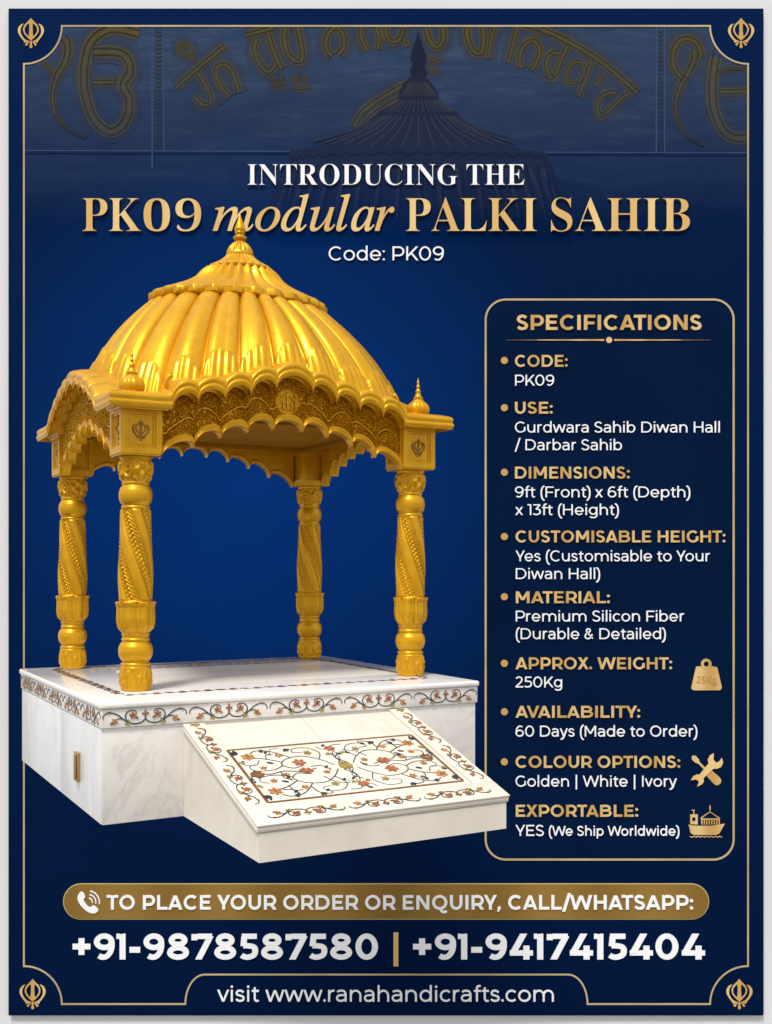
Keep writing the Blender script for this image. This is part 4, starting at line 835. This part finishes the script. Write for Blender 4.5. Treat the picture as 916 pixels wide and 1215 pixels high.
# ---- corner blocks with recessed panels --------------------------------------
def framed_face(m,w,z0,z1,d=.012,fr=.045):
    """a face in the x-z plane at y=0 facing -y with a stepped recessed panel"""
    rows=[]
    def ring(ix,y): return [(-w/2+ix,y,z0+ix),(w/2-ix,y,z0+ix),(w/2-ix,y,z1-ix),(-w/2+ix,y,z1-ix)]
    R=[ring(0,0),ring(fr-.004,0),ring(fr,d*.8),ring(fr+.012,d*.8),ring(fr+.016,d*1.5)]
    V=[p for r in R for p in r]; Fs=[]
    for i in range(len(R)-1):
        for j in range(4): a=i*4+j;b=i*4+(j+1)%4; Fs.append((a,b,b+4,a+4))
    Fs.append(tuple((len(R)-1)*4+j for j in range(4))); return V,Fs
def block_mesh():
    m=MB(); w=.29
    for kx in range(4):
        V,Fs=framed_face(m,w,COLH+.012,1.985); rt=Matrix.Rotation(kx*PI/2,4,'Z')@Matrix.Translation((0,-w/2,0)); m.add(V,Fs,rt)
    m.box((-w/2+.006,-w/2+.006,COLH),(w/2-.006,w/2-.006,COLH+.0125)); m.box((-w/2+.02,-w/2+.02,1.985),(w/2-.02,w/2-.02,1.99))
    return m
bmx=block_mesh()
blocks=[]
for (x,y) in ((AX,AY),(AX+CW,AY),(AX,AY+CD),(AX+CW,AY+CD)):
    if not blocks: o=bmx.build('corner_block',M['gold'],pav,True,20)
    else: o=blocks[0].copy(); COL.objects.link(o); o.parent=pav
    o.location=(x,y,0); blocks.append(o)
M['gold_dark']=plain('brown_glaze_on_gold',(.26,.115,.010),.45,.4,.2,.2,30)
def emblem3d(s,mat,parent,loc,rz=0):
    P=emblem_polys(0,0,s); out=None
    for part,nm in ((P[:3],'raised_emblem'),(P[3:],'blades')):
        me=curve_mesh([[(p[0],-p[1]) for p in pl] for pl in part],[],0,.010); me.materials.clear(); me.materials.append(mat)
        for v in me.vertices: x,y,z=v.co; v.co=(x,-z,y)
        if out is None: out=bpy.data.objects.new(nm,me); COL.objects.link(out); out.parent=parent; out.location=loc; out.rotation_euler=(0,0,rz)
        else:
            b_=MB(); b_.add([v.co[:] for v in out.data.vertices],[p.vertices[:] for p in out.data.polygons]); b_.add([(v.co[0],v.co[1]-.0006,v.co[2]) for v in me.vertices],[p.vertices[:] for p in me.polygons])
            m2=bpy.data.meshes.new('raised_emblem'); m2.from_pydata(b_.V,[],b_.F); m2.materials.append(mat); out.data=m2
    return out
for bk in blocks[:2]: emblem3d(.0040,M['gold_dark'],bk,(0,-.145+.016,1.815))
def floral_relief(parent,loc,rz,w=.13,h=.22):
    m=MB(); r2=np.random.RandomState(7)
    for i in range(26):
        x,z=r2.uniform(-w/2,w/2),r2.uniform(-h/2,h/2); m.lathe([(0,.014),(.004,.012),(.008,.006),(.009,.001)],8)
        n=len(m.V)-32
        for q in range(n,len(m.V)): a=m.V[q]; m.V[q]=(a[0]+x,-a[2],a[1]+z)
    m.tube([(-w/2+.01+.04*math.sin(t*9)+.05,-.004,-h/2+h*t) for t in np.linspace(0,1,30)],.004,6)
    return m.build('floral_relief',M['gold'],parent,True,None)
for bk in (blocks[0],blocks[2]):
    o=floral_relief(bk,None,0); o.location=(-.145+.016,0,1.815); o.rotation_euler=(0,0,-PI/2)
# ---- ceiling inside ----------------------------------------------------------
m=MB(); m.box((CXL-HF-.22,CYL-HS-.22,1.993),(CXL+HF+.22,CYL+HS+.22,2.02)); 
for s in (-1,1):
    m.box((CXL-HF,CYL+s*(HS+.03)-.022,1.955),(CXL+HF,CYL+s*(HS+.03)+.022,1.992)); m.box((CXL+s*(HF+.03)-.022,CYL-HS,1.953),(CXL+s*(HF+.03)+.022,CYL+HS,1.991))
m.build('ceiling',plain('shaded_gold_ceiling',(.30,.13,.006),.7,.06,0,.12,3),pav,False)  # gold darkened to brown: the shade under the canopy is put into the colour
CXD=CXL+.036
# ---- dome ---------------------------------------------------------------------
NR=28; PER=24; NTH=NR*PER; ROW=150
A0,B0,A1,B1=1.195,1.07,.655,.47; ZT=3.045
def sgnpow(v,p): return math.copysign(abs(v)**p,v)
def base_pt(th):
    n=3.8; return A0*sgnpow(math.cos(th),2/n),B0*sgnpow(math.sin(th),2/n)
def base_z(x,y):
    a=abs(x)/A0; b=abs(y)/B0
    zf=smF(x)+.10 if b>.0 else FLAT; zs=smS(y)+.10
    w=1/(1+math.exp((a-b)*14)); return w*zf+(1-w)*zs
# equal arc-length spacing of the ribs round the base
ths=np.linspace(0,2*PI,4001); pts=np.array([base_pt(t) for t in ths]); ds=np.concatenate([[0],np.cumsum(np.hypot(*(pts[1:]-pts[:-1]).T))]); 
def th_of(s): return float(np.interp((s%1)*ds[-1],ds,ths))
def dome():
    bx=[];tp=[];bz=[]
    for j in range(NTH):
        s=(j/NTH+.5/NR)%1; th=th_of(s); x,y=base_pt(th); bx.append((x,y)); bz.append(base_z(x,y)-.03)
        th2=th*.35+(s*2*PI)*.65; tp.append((A1*math.cos(th2),B1*math.sin(th2)))
    rows=[]
    for i in range(ROW+1):
        t=i/ROW; w=.42*t+.58*t*t; row=[]
        for j in range(NTH):
            x=bx[j][0]+(tp[j][0]-bx[j][0])*w; y=bx[j][1]+(tp[j][1]-bx[j][1])*w
            # squarish base eases into an oval
            z=bz[j]+(ZT-bz[j])*(t**.97)
            u=2*((j%PER)/PER)-1; au=abs(u)
            wd=math.hypot(x,y); nx,ny=x/A0,y/B0; l=math.hypot(nx,ny); nx/=l;ny/=l
            tl=.27+.03*math.cos(j//PER*2.4)
            body=.050*(1-au**2.6)**.8-.012
            if au>.9: body-=.028*(au-.9)/.1
            # fan of petals on the lower part of each rib
            q=(abs(u)*3.0)%1; fing=abs(math.cos(u*2.5*PI))**.6; env=tl*(1-.55*u*u)+.030*fing-.020
            if t<env:
                e=min(1,(env-t)/.018); closed=max(0,1-t/.16)
                fan=.012*(1-au**3*(1-closed))+.017*fing-.003
                d=body*(1-e)+(max(body,.0)*.55*(1-closed*.3)+fan)*e
                if au>.93 and t>.13: d-=.03*e
            else: d=body
            d*=min(1,(1-t)*8+.35)
            nz=.62
            row.append((CXD+x+nx*d*.8,CYL+y+ny*d*.8,z+d*nz))
        rows.append(row)
    m=MB(); m.grid(rows,True); return m
dm=dome().build('dome',M['gold'],pav,True)
# ---- stepped cap: fluted skirts ------------------------------------------------
def skirt(z_r,ribs,amp,scal,name,asp,parent,per=14,phase=0,th=.0):
    """z_r list of (z, r(x), ry factor) top->bottom, scalloped lower edge"""
    n=ribs*per; rows=[]
    for i,(z,r,ry) in enumerate(z_r):
        row=[]
        for j in range(n):
            a=2*PI*(j+phase*per)/n; u=2*((j%per)/per)-1
            e=min(1,i/3); dr=amp*((1-abs(u)**1.2)*1.3-.5)*r/z_r[-1][1]
            dz=scal*(1-u*u)*max(0,(i/(len(z_r)-1))-.62)/.38
            row.append((CXD+(r+dr)*math.cos(a),CYL+(r*ry+dr)*math.sin(a),z-scal*.5*0-dz+amp*.9*(1-abs(u)**1.2)*e))
        rows.append(row)
    m=MB(); m.grid(rows,True,True); o=m.build(name,M['gold'],parent,True,50); return o
def prof_curve(P,n):
    c=catmull(P,n); return [(p[0],p[1],p[2]) for p in c]
cap=skirt(prof_curve([(3.345,.255,.9),(3.30,.315,.86),(3.225,.385,.82),(3.16,.50,.76),(3.112,.62,.73),(3.086,.715,.72)],5)+[(3.072,.742,.72),(3.030,.742,.72),(3.016,.722,.71),(3.022,.63,.70),(3.02,.52,.6)],28,.018,.024,'cap_skirt',.7,pav)
skirt(prof_curve([(3.475,.095,1),(3.43,.135,1),(3.385,.195,.98),(3.355,.262,.95)],5)+[(3.340,.276,.95),(3.327,.272,.95),(3.328,.22,.95)],26,.007,.010,'middle_skirt',1,pav)
m=MB(); m.lathe([(3.452,.085),(3.452,.110),(3.466,.117),(3.478,.112),(3.485,.106),(3.50,.104),(3.53,.088),(3.56,.062),(3.58,.042),(3.59,.034)],96,CXD,CYL,0,lambda t,z:(.007*math.cos(t*16) if 3.486<z<3.57 else 0),False)
m.build('fluted_bulb',M['gold'],pav,True,60)
m=MB(); m.lathe([(3.583,.030),(3.592,.034),(3.597,.046),(3.603,.054),(3.612,.058),(3.621,.054),(3.626,.044),(3.632,.034),(3.640,.032),(3.647,.040),(3.656,.044),(3.663,.040),(3.668,.041),(3.674,.046),(3.684,.047),(3.70,.042),(3.74,.028),(3.78,.014),(3.812,.004),(3.818,.001)],40,CXD,CYL)
m.build('finial',M['gold'],pav,True,45)
# ---- corner finials --------------------------------------------------------------
def cf():
    m=MB(); m.lathe([(0,.055),(.012,.062),(.02,.060),(.03,.075),(.055,.088),(.085,.088),(.11,.076),(.135,.050),(.15,.036),(.156,.040),(.165,.040),(.17,.030),(.19,.022),(.205,.017),(.212,.021),(.222,.021),(.228,.013),(.245,.011),(.25,.015),(.258,.015),(.263,.009),(.28,.008),(.285,.011),(.292,.010),(.298,.006),(.325,.001)],64,
      fn=lambda t,z:(.008*abs(math.cos(t*6))-.004 if .025<z<.135 else 0)); return m
c0=None
for sx,sy in ((-1,-1),(1,-1),(-1,1),(1,1)):
    if c0 is None: c0=cf().build('corner_finial',M['gold'],pav,True,60); o=c0
    else: o=c0.copy(); COL.objects.link(o); o.parent=pav
    o.location=(CXL+sx*(CW/2+.045)+.01,CYL+sy*(CD/2+.03),2.066)
# curled leaf where the dome meets each corner
for sx,sy in ((-1,-1),(1,-1),(-1,1),(1,1)):
    m=MB(); P=[]
    for t in np.linspace(0,1,26):
        a=2.0+t*4.6; r=.10*(1-t*.82); P.append((sx*(CW/2-.26)+sx*r*math.cos(a)*-.9,sy*(CD/2+.12-.03*t),2.15+r*math.sin(a)*.8))
    m.tube([(CXL+p[0],CYL+p[1],p[2]) for p in P],.019,10,lambda t:1-.5*t)
    m.build('corner_scroll',M['gold'],pav,True)
# ================================================================ PLINTH
pl=props(empty('marble_plinth',ORG,YAW),'broad white marble plinth under the pavilion, with flower bands and brass handled side door','plinth')
PWd,PDp,PH=2.9,2.744,.784
b=MB(); b.box((0,0,-.044),(PWd,PDp,0),.016); b.build('top_slab',M['marble_top'],pl,True,40)
b=MB(); b.box((.014,.014,-.165),(PWd-.014,PDp-.014,-.046),.002); b.build('frieze',M['marble'],pl,True,40)
b=MB(); b.box((.026,.026,-PH),(PWd-.026,PDp-.026,-.167),.003); b.build('base',M['marble'],pl,True,40)
b=MB(); b.box((.68,.78,-.02),(2.62,2.15,.003)); b.build('floor_inset',M['marble_grey'],pl,False)
# doors on the left flank
for (y0,y1,hd) in ((.034,1.203,True),(1.212,2.70,False)):
    b=MB(); b.box((.018,y0,-PH+.004),(.0258,y1,-.171),.001); d=b.build('door',M['marble_side'],pl,True,40)
    if hd:
        h=MB(); h.box((-.006,.596,-.605),(.017,.690,-.405),.004); hh=h.build('handle',M['brass'],d,True,40)
        h=MB(); h.box((-.020,.606,-.590),(-.007,.640,-.420),.004); h.build('handle_grip',M['brass'],pl,True,40)
# ---- inlay helper: strokes/petals drawn in (s,t) and mapped on a plane ------------
class Inlay:
    def __init__(s,O,U,V,N): s.O,s.U,s.V,s.N=[Vector(q) for q in (O,U,V,N)]; s.m={}; s.c=0
    def P(s,a,b,l): return tuple(s.O+s.U*a+s.V*b+s.N*l)
    def get(s,k): return s.m.setdefault(k,MB())
    def stroke(s,pts,w,mat='i_dark',taper=None,n=6,fl=1):
        C=[np.array(p[:2],float) for p in catmull(pts,n)]; s.c+=1; l=.0016+(s.c%17)*.00015; rows=[]
        for i,p in enumerate(C):
            t=C[min(i+1,len(C)-1)]-C[max(i-1,0)]; t=t/(np.linalg.norm(t)+1e-9); nn=np.array([-t[1],t[0]])*w/2*(taper(i/(len(C)-1)) if taper else 1)
            a,b=p-nn,p+nn; rows.append([s.P(*a,0.0004),s.P(*a,l),s.P(*b,l),s.P(*b,0.0004)])
        s.get(mat).grid(rows)
    def disc(s,x,y,rx,ry,rot,mat,n=10):
        s.c+=1; l=.0044+(s.c%19)*.00015; c,sn=math.cos(rot),math.sin(rot); V=[];m=s.get(mat)
        for k_ in range(n):
            a=2*PI*k_/n; px,py=rx*math.cos(a),ry*math.sin(a); V.append((x+px*c-py*sn,y+px*sn+py*c))
        m.add([s.P(*v,l) for v in V]+[s.P(*v,.0004) for v in V],[tuple(range(n))]+[(k_,(k_+1)%n,n+(k_+1)%n,n+k_) for k_ in range(n)])
    def flower(s,x,y,r,mat,centre='i_brown',n=6,rot=0,stretch=1):
        for k_ in range(n):
            a=rot+2*PI*k_/n; s.disc(x+.58*r*math.cos(a)*stretch,y+.58*r*math.sin(a),.42*r,.27*r,a,mat)
        s.disc(x,y,.24*r,.24*r,0,centre)
    def leafpair(s,x,y,r,rot,mat='i_dark'):
        for d in (-.6,0,.6): s.disc(x+r*.6*math.cos(rot+d),y+r*.6*math.sin(rot+d),r*.5,r*.16,rot+d,mat)
    def build(s,name,parent):
        out=None; names={'i_dark':'vine_inlay','i_orange':'flower_inlay','i_red':'flower_inlay','i_brown':'flower_inlay','i_olive':'flower_inlay'}
        for k_,m in s.m.items(): m.build(names[k_] if name is None else name,M[k_],parent,False)
def motif(I,cx,cy,w,h,thin=1):
    """one symmetric scroll: w wide, h high, centred at cx,cy"""
    X=lambda x,y:(cx+x*w/340,cy-y*h/95)
    lw=.0085*thin
    I.flower(*X(0,-20),.024,'i_brown','i_orange',4,PI/4*0)
    I.disc(*X(0,-38),.010,.006,PI/2,'i_olive')
    I.stroke([X(0,-8),X(0,12)],lw)
    for s in (1,-1):
        S=lambda x,y:X(s*x,y)
        I.stroke([S(0,10),S(12,28),S(32,37),S(52,36),S(66,24)],lw)
        I.stroke([S(66,34),S(76,10),S(80,-12),S(72,-34),S(54,-44),S(38,-36),S(36,-24)],lw,taper=lambda t:1.15-.6*t)
        I.stroke([S(72,26),S(92,2),S(112,-22),S(136,-34),S(158,-30),S(168,-14),S(166,2)],lw,taper=lambda t:1.15-.5*t)
        I.stroke([S(88,8),S(104,2),S(118,6)],lw*.7)
        I.flower(*S(50,-14),.025,'i_red' ,'i_brown',5,.4); I.disc(*S(34,2),.012,.006,.6*s,'i_brown')
        I.flower(*S(122,18),.023,'i_orange','i_red',5,.9); I.disc(*S(134,30),.011,.006,0,'i_brown')
        I.disc(*S(72,38),.020,.007,.3*s,'i_olive'); I.disc(*S(66,22),.014,.006,PI/2,'i_olive')
        I.disc(*S(146,-36),.017,.005,-.2*s,'i_brown')
FR=Inlay((0,.014,0),(1,0,0),(0,0,1),(0,-1,0))
for i in range(5): motif(FR,.30+i*.575,-.105,.560,.104,.9)
FR.build(None,pl)
FS=Inlay((.014,0,0),(0,1,0),(0,0,1),(-1,0,0))
for i in range(5): motif(FS,.29+i*.54,-.105,.52,.104,.8)
FS.build(None,pl)
# border line drawn on top of the slab
TP=Inlay((0,0,.0),(1,0,0),(0,1,0),(0,0,1))
def dash(a,b,n):
    a=np.array(a);b=np.array(b); d=(b-a)/n; L=np.linalg.norm(d); nn=np.array([-d[1],d[0]])/L
    for i in range(n):
        p=a+d*i; s=1 if i%2 else -1
        TP.stroke([p+d*.05,p+d*.3+nn*.028*s,p+d*.62+nn*.026*s,p+d*.9-nn*.01*s],.011,n=4); TP.disc(*(p+d*.5-nn*.012*s),.022,.012,0,'i_brown',8)
dash((.25,.36),(2.66,.36),26); dash((.25,.42),(.25,2.5),22); dash((2.66,.42),(2.66,2.5),22); dash((.25,2.55),(2.66,2.55),26)
TP.build(None,pl)
# ---- sloping step --------------------------------------------------------------
st=props(empty('sloping_step',ORG,YAW),'low sloping cream marble step with inlaid flower field, against the front of the plinth','step')
RX0,RX1,RR,ZB,ZF=.545,2.255,1.305,-.168,-.572
SL=(ZF-ZB)/RR
b=MB(); e=.012
V=[]
e=.018
for x in (RX0+e,RX1-e): V+=[(x,.024,-PH),(x,-RR+e,-PH),(x,-RR+e,ZF-.05),(x,.024,ZB-.055)]
b.add(V,[(0,1,2,3),(4,7,6,5),(0,4,5,1),(1,5,6,2),(2,6,7,3),(3,7,4,0)])
b.build('step_body',M['cream'],st,False)
cs=1/math.hypot(1,SL); Us=Vector((1,0,0)); Vs=Vector((0,-1,SL)).normalized(); Ns=Us.cross(Vs); Ns=-Ns if Ns.z<0 else Ns
LEN=RR/cs
def sbox(m,u0,u1,v0,v1,h0,h1,bev=.006):
    t=MB(); t.box((u0,v0,h0),(u1,v1,h1),bev); Mx=Matrix(((Us.x,Vs.x,Ns.x,0),(Us.y,Vs.y,Ns.y,0),(Us.z,Vs.z,Ns.z,ZB),(0,0,0,1)))
    F2=[f[::-1] for f in t.F] if Us.cross(Vs).dot(Ns)<0 else t.F
    m.add([tuple(Mx@Vector(v)) for v in t.V],F2)
VO=-.012
m=MB(); sbox(m,RX0,RX1,0.0,LEN,-.052,-.014,.012); m.build('step_slab',M['cream'],st,True,35)
m=MB(); sbox(m,RX0,RX0+.150,0.006,LEN-.20,-.0138,.002,.005); m.build('step_rail',M['cream'],st,True,35)
m=MB(); sbox(m,RX1-.150,RX1,0.006,LEN-.20,-.0138,.002,.005); m.build('step_rail',M['cream'],st,True,35)
m=MB(); sbox(m,RX0,RX1,LEN-.198,LEN,-.0138,.002,.005); m.build('step_front_strip',M['cream'],st,True,35)
def SI(h): o=Vector((0,0,ZB))+Ns*h; return Inlay(o,Us,Vs,Ns)
# band inlays on rails and front strip
I=SI(.002)
I2=Inlay(Vector((0,0,ZB))+Ns*.002,Vs,Us,Ns)
for xc in (RX0+.075,RX1-.075):
    for i in range(2):
        motif(I2,.34+i*.545,xc,.50,.095,.8)
    I2.flower(.035,xc,.035,'i_olive','i_brown',4)
for i in range(3): motif(I,RX0+.34+i*.515,1.275,.49,.085,.85)
I.build(None,st); I2.build(None,st)
# framed flower field
fx0,fx1,fv0,fv1=.715,2.065,.405,1.105
I=SI(-.014)
for a,b_ in (((fx0,fv0),(fx1,fv0)),((fx1,fv0),(fx1,fv1)),((fx1,fv1),(fx0,fv1)),((fx0,fv1),(fx0,fv0))):
    I.stroke([a,b_],.019,'i_brown')
fcx,fcy=(fx0+fx1)/2,(fv0+fv1)/2; W2,H2=(fx1-fx0)/2,(fv1-fv0)/2
Q=lambda a,b:(fcx+a*W2,fcy+b*H2)
I.flower(*Q(0,0),0.050,'i_olive','i_olive',9); I.disc(*Q(0,0),.02,.02,0,'i_orange')
for s in (1,-1):
    q=lambda a,b:Q(s*a,s*b)
    for m_ in (1,-1):
        p=lambda a,b:Q(s*a,s*m_*b)
        # big flowers
        I.flower(*p(.42,.28 if m_>0 else .05),0.047,'i_red','i_orange',6,.3)
        I.flower(*p(.86,.66),0.046,'i_orange','i_brown',6,.6); I.leafpair(*p(.93,.80),.05,math.atan2(s*m_*.6,s))
        I.flower(*p(.80,.30 if m_<0 else .2),0.025,'i_orange','i_red',5)
        I.flower(*p(.56,.62),0.029,'i_orange','i_olive',5,.5)
        I.flower(*p(.26,.62),0.029,'i_olive','i_orange',5,.2)
        # scrolls
        lw=.0075
        I.stroke([p(.10,.08),p(.20,.34),p(.34,.52),p(.52,.46),p(.60,.26),p(.52,.10),p(.42,.16)],lw)
        I.stroke([p(.20,.34),p(.14,.60),p(.22,.82),p(.36,.84),p(.40,.70),p(.31,.66)],lw,taper=lambda t:1-.4*t)
        I.stroke([p(.46,.50),p(.60,.80),p(.74,.88),p(.82,.78)],lw)
        I.stroke([p(.58,.36),p(.70,.52),p(.80,.60)],lw)
        I.stroke([p(.60,.22),p(.72,.10),p(.88,.12),p(.92,.28),p(.85,.36)],lw,taper=lambda t:1-.4*t)
        I.stroke([p(.70,.50),p(.68,.68),p(.60,.70)],lw*.8)
        I.stroke([p(.05,.12),p(-.02,.36),p(.06,.52)],lw*.8)
        I.leafpair(*p(.46,.86),.040,1.1); I.leafpair(*p(.72,.86),.032,.3); I.leafpair(*p(.07,.56),.034,1.4,'i_olive')
        I.disc(*p(.70,.36),.022,.008,.5,'i_dark'); I.disc(*p(.96,.44),.024,.009,1,'i_olive')
    for (a0,b0,a1,b1,c) in ((.30,-.30,.12,-.62,.2),(.34,.10,.18,-.10,-.3),(.66,.02,.62,-.34,.3),(.78,-.62,.66,-.86,-.3),(.50,-.62,.36,-.92,.3),(.90,.14,.97,-.30,.2),(.50,.92,.64,.66,.3),(.12,.84,.02,.74,.3),(.78,.50,.93,.36,-.3),(.16,-.86,.02,-.6,.4)):
        mx,my=(a0+a1)/2-(b1-b0)*c*.4,(b0+b1)/2+(a1-a0)*c*2; I.stroke([q(a0,b0),q(mx,my),q(a1,b1),q(a1+(a1-a0)*.15+.02,b1+.10)],.0062,taper=lambda t:1.1-.6*t); I.disc(*q(a1+.02,b1+.12),.018,.009,.7*s,'i_dark')
    I.flower(*q(.90,-.02),0.047,'i_brown','i_orange',7); 
    I.flower(*q(.0,.72),0.040,'i_red','i_orange',6); I.stroke([q(0,.14),q(.03,.4),q(0,.6)],.007)
    I.stroke([q(.30,.02),q(.46,-.06),q(.62,.02),q(.76,-.04),q(.84,-.02)],.0075)
    I.flower(*q(.64,-.12),0.024,'i_orange','i_brown',5); I.flower(*q(.24,-.16),0.025,'i_orange','i_brown',5)
I.build(None,st)
# joint lines of the facing slabs on the step
m=MB(); sbox(m,(RX0+RX1)/2-.0012,(RX0+RX1)/2+.0012,.02,.385,-.0142,-.0132,0); m.build('slab_joint',M['seam'],st,False)

# ================================================================ SETTING, LIGHT, CAMERA
M['wall']=plain('pale_grey_wall',(.74,.74,.745),.95,.05,0,.01,.6)
w=MB(); w.box((-20,DB+.050,-4),(20,DB+.25,CAMZ+14)); o=w.build('wall',M['wall'],None,False); props(o,kind='structure')
wd=bpy.data.worlds.new("World"); sc.world=wd; wd.use_nodes=True
wt_=wd.node_tree; bg=wt_.nodes['Background']; bg.inputs[1].default_value=WORLD
tc_=wt_.nodes.new('ShaderNodeTexCoord'); sx_=wt_.nodes.new('ShaderNodeSeparateXYZ'); wt_.links.new(tc_.outputs['Generated'],sx_.inputs[0])
rp_=wt_.nodes.new('ShaderNodeValToRGB'); mr_=wt_.nodes.new('ShaderNodeMapRange'); mr_.inputs[1].default_value=-1; mr_.inputs[2].default_value=1
wt_.links.new(sx_.outputs['Z'],mr_.inputs[0]); wt_.links.new(mr_.outputs[0],rp_.inputs[0]); wt_.links.new(rp_.outputs[0],bg.inputs[0])
for i_,(p_,c_) in enumerate(((0,(.13,.115,.10,1)),(.44,(.50,.48,.46,1)),(.58,(.97,.97,1,1)),(1,(1,1,1,1)))):
    if i_>1: rp_.color_ramp.elements.new(p_)
    e_=rp_.color_ramp.elements[i_]; e_.position=p_; e_.color=c_
def area(name,loc,target,size,power,col=(1,1,1),sizey=None):
    l=bpy.data.lights.new(name,'AREA'); l.energy=power; l.size=size; l.color=col
    if sizey: l.shape='RECTANGLE'; l.size_y=sizey
    o=bpy.data.objects.new(name,l); COL.objects.link(o); o.location=loc
    d=Vector(target)-Vector(loc); o.rotation_euler=d.to_track_quat('-Z','Y').to_euler(); return o
sun=bpy.data.lights.new('key_lamp','SUN'); sun.energy=SUN; sun.angle=R_(SUNA); sun.color=(1,.975,.93)
so=bpy.data.objects.new('key_lamp',sun); COL.objects.link(so); so.location=(-4,2,CAMZ+9)
el,az=R_(SUNEL),R_(SUNAZ)   # az measured from straight-behind-camera towards the left
d=Vector((math.sin(az)*math.cos(el),math.cos(az)*math.cos(el),-math.sin(el))); so.rotation_euler=d.to_track_quat('-Z','Y').to_euler()
cam=bpy.data.cameras.new('camera'); co=bpy.data.objects.new('camera',cam); COL.objects.link(co); sc.camera=co
co.location=(0,0,CAMZ); co.rotation_euler=(PI/2,0,0); cam.sensor_fit='HORIZONTAL'; cam.sensor_width=36; cam.lens=36*F/916; cam.shift_y=(HY-607.5)/916; cam.clip_end=200
sc.view_settings.view_transform='Standard'; sc.view_settings.look='None'; sc.view_settings.exposure=EXPO; sc.view_settings.gamma=1
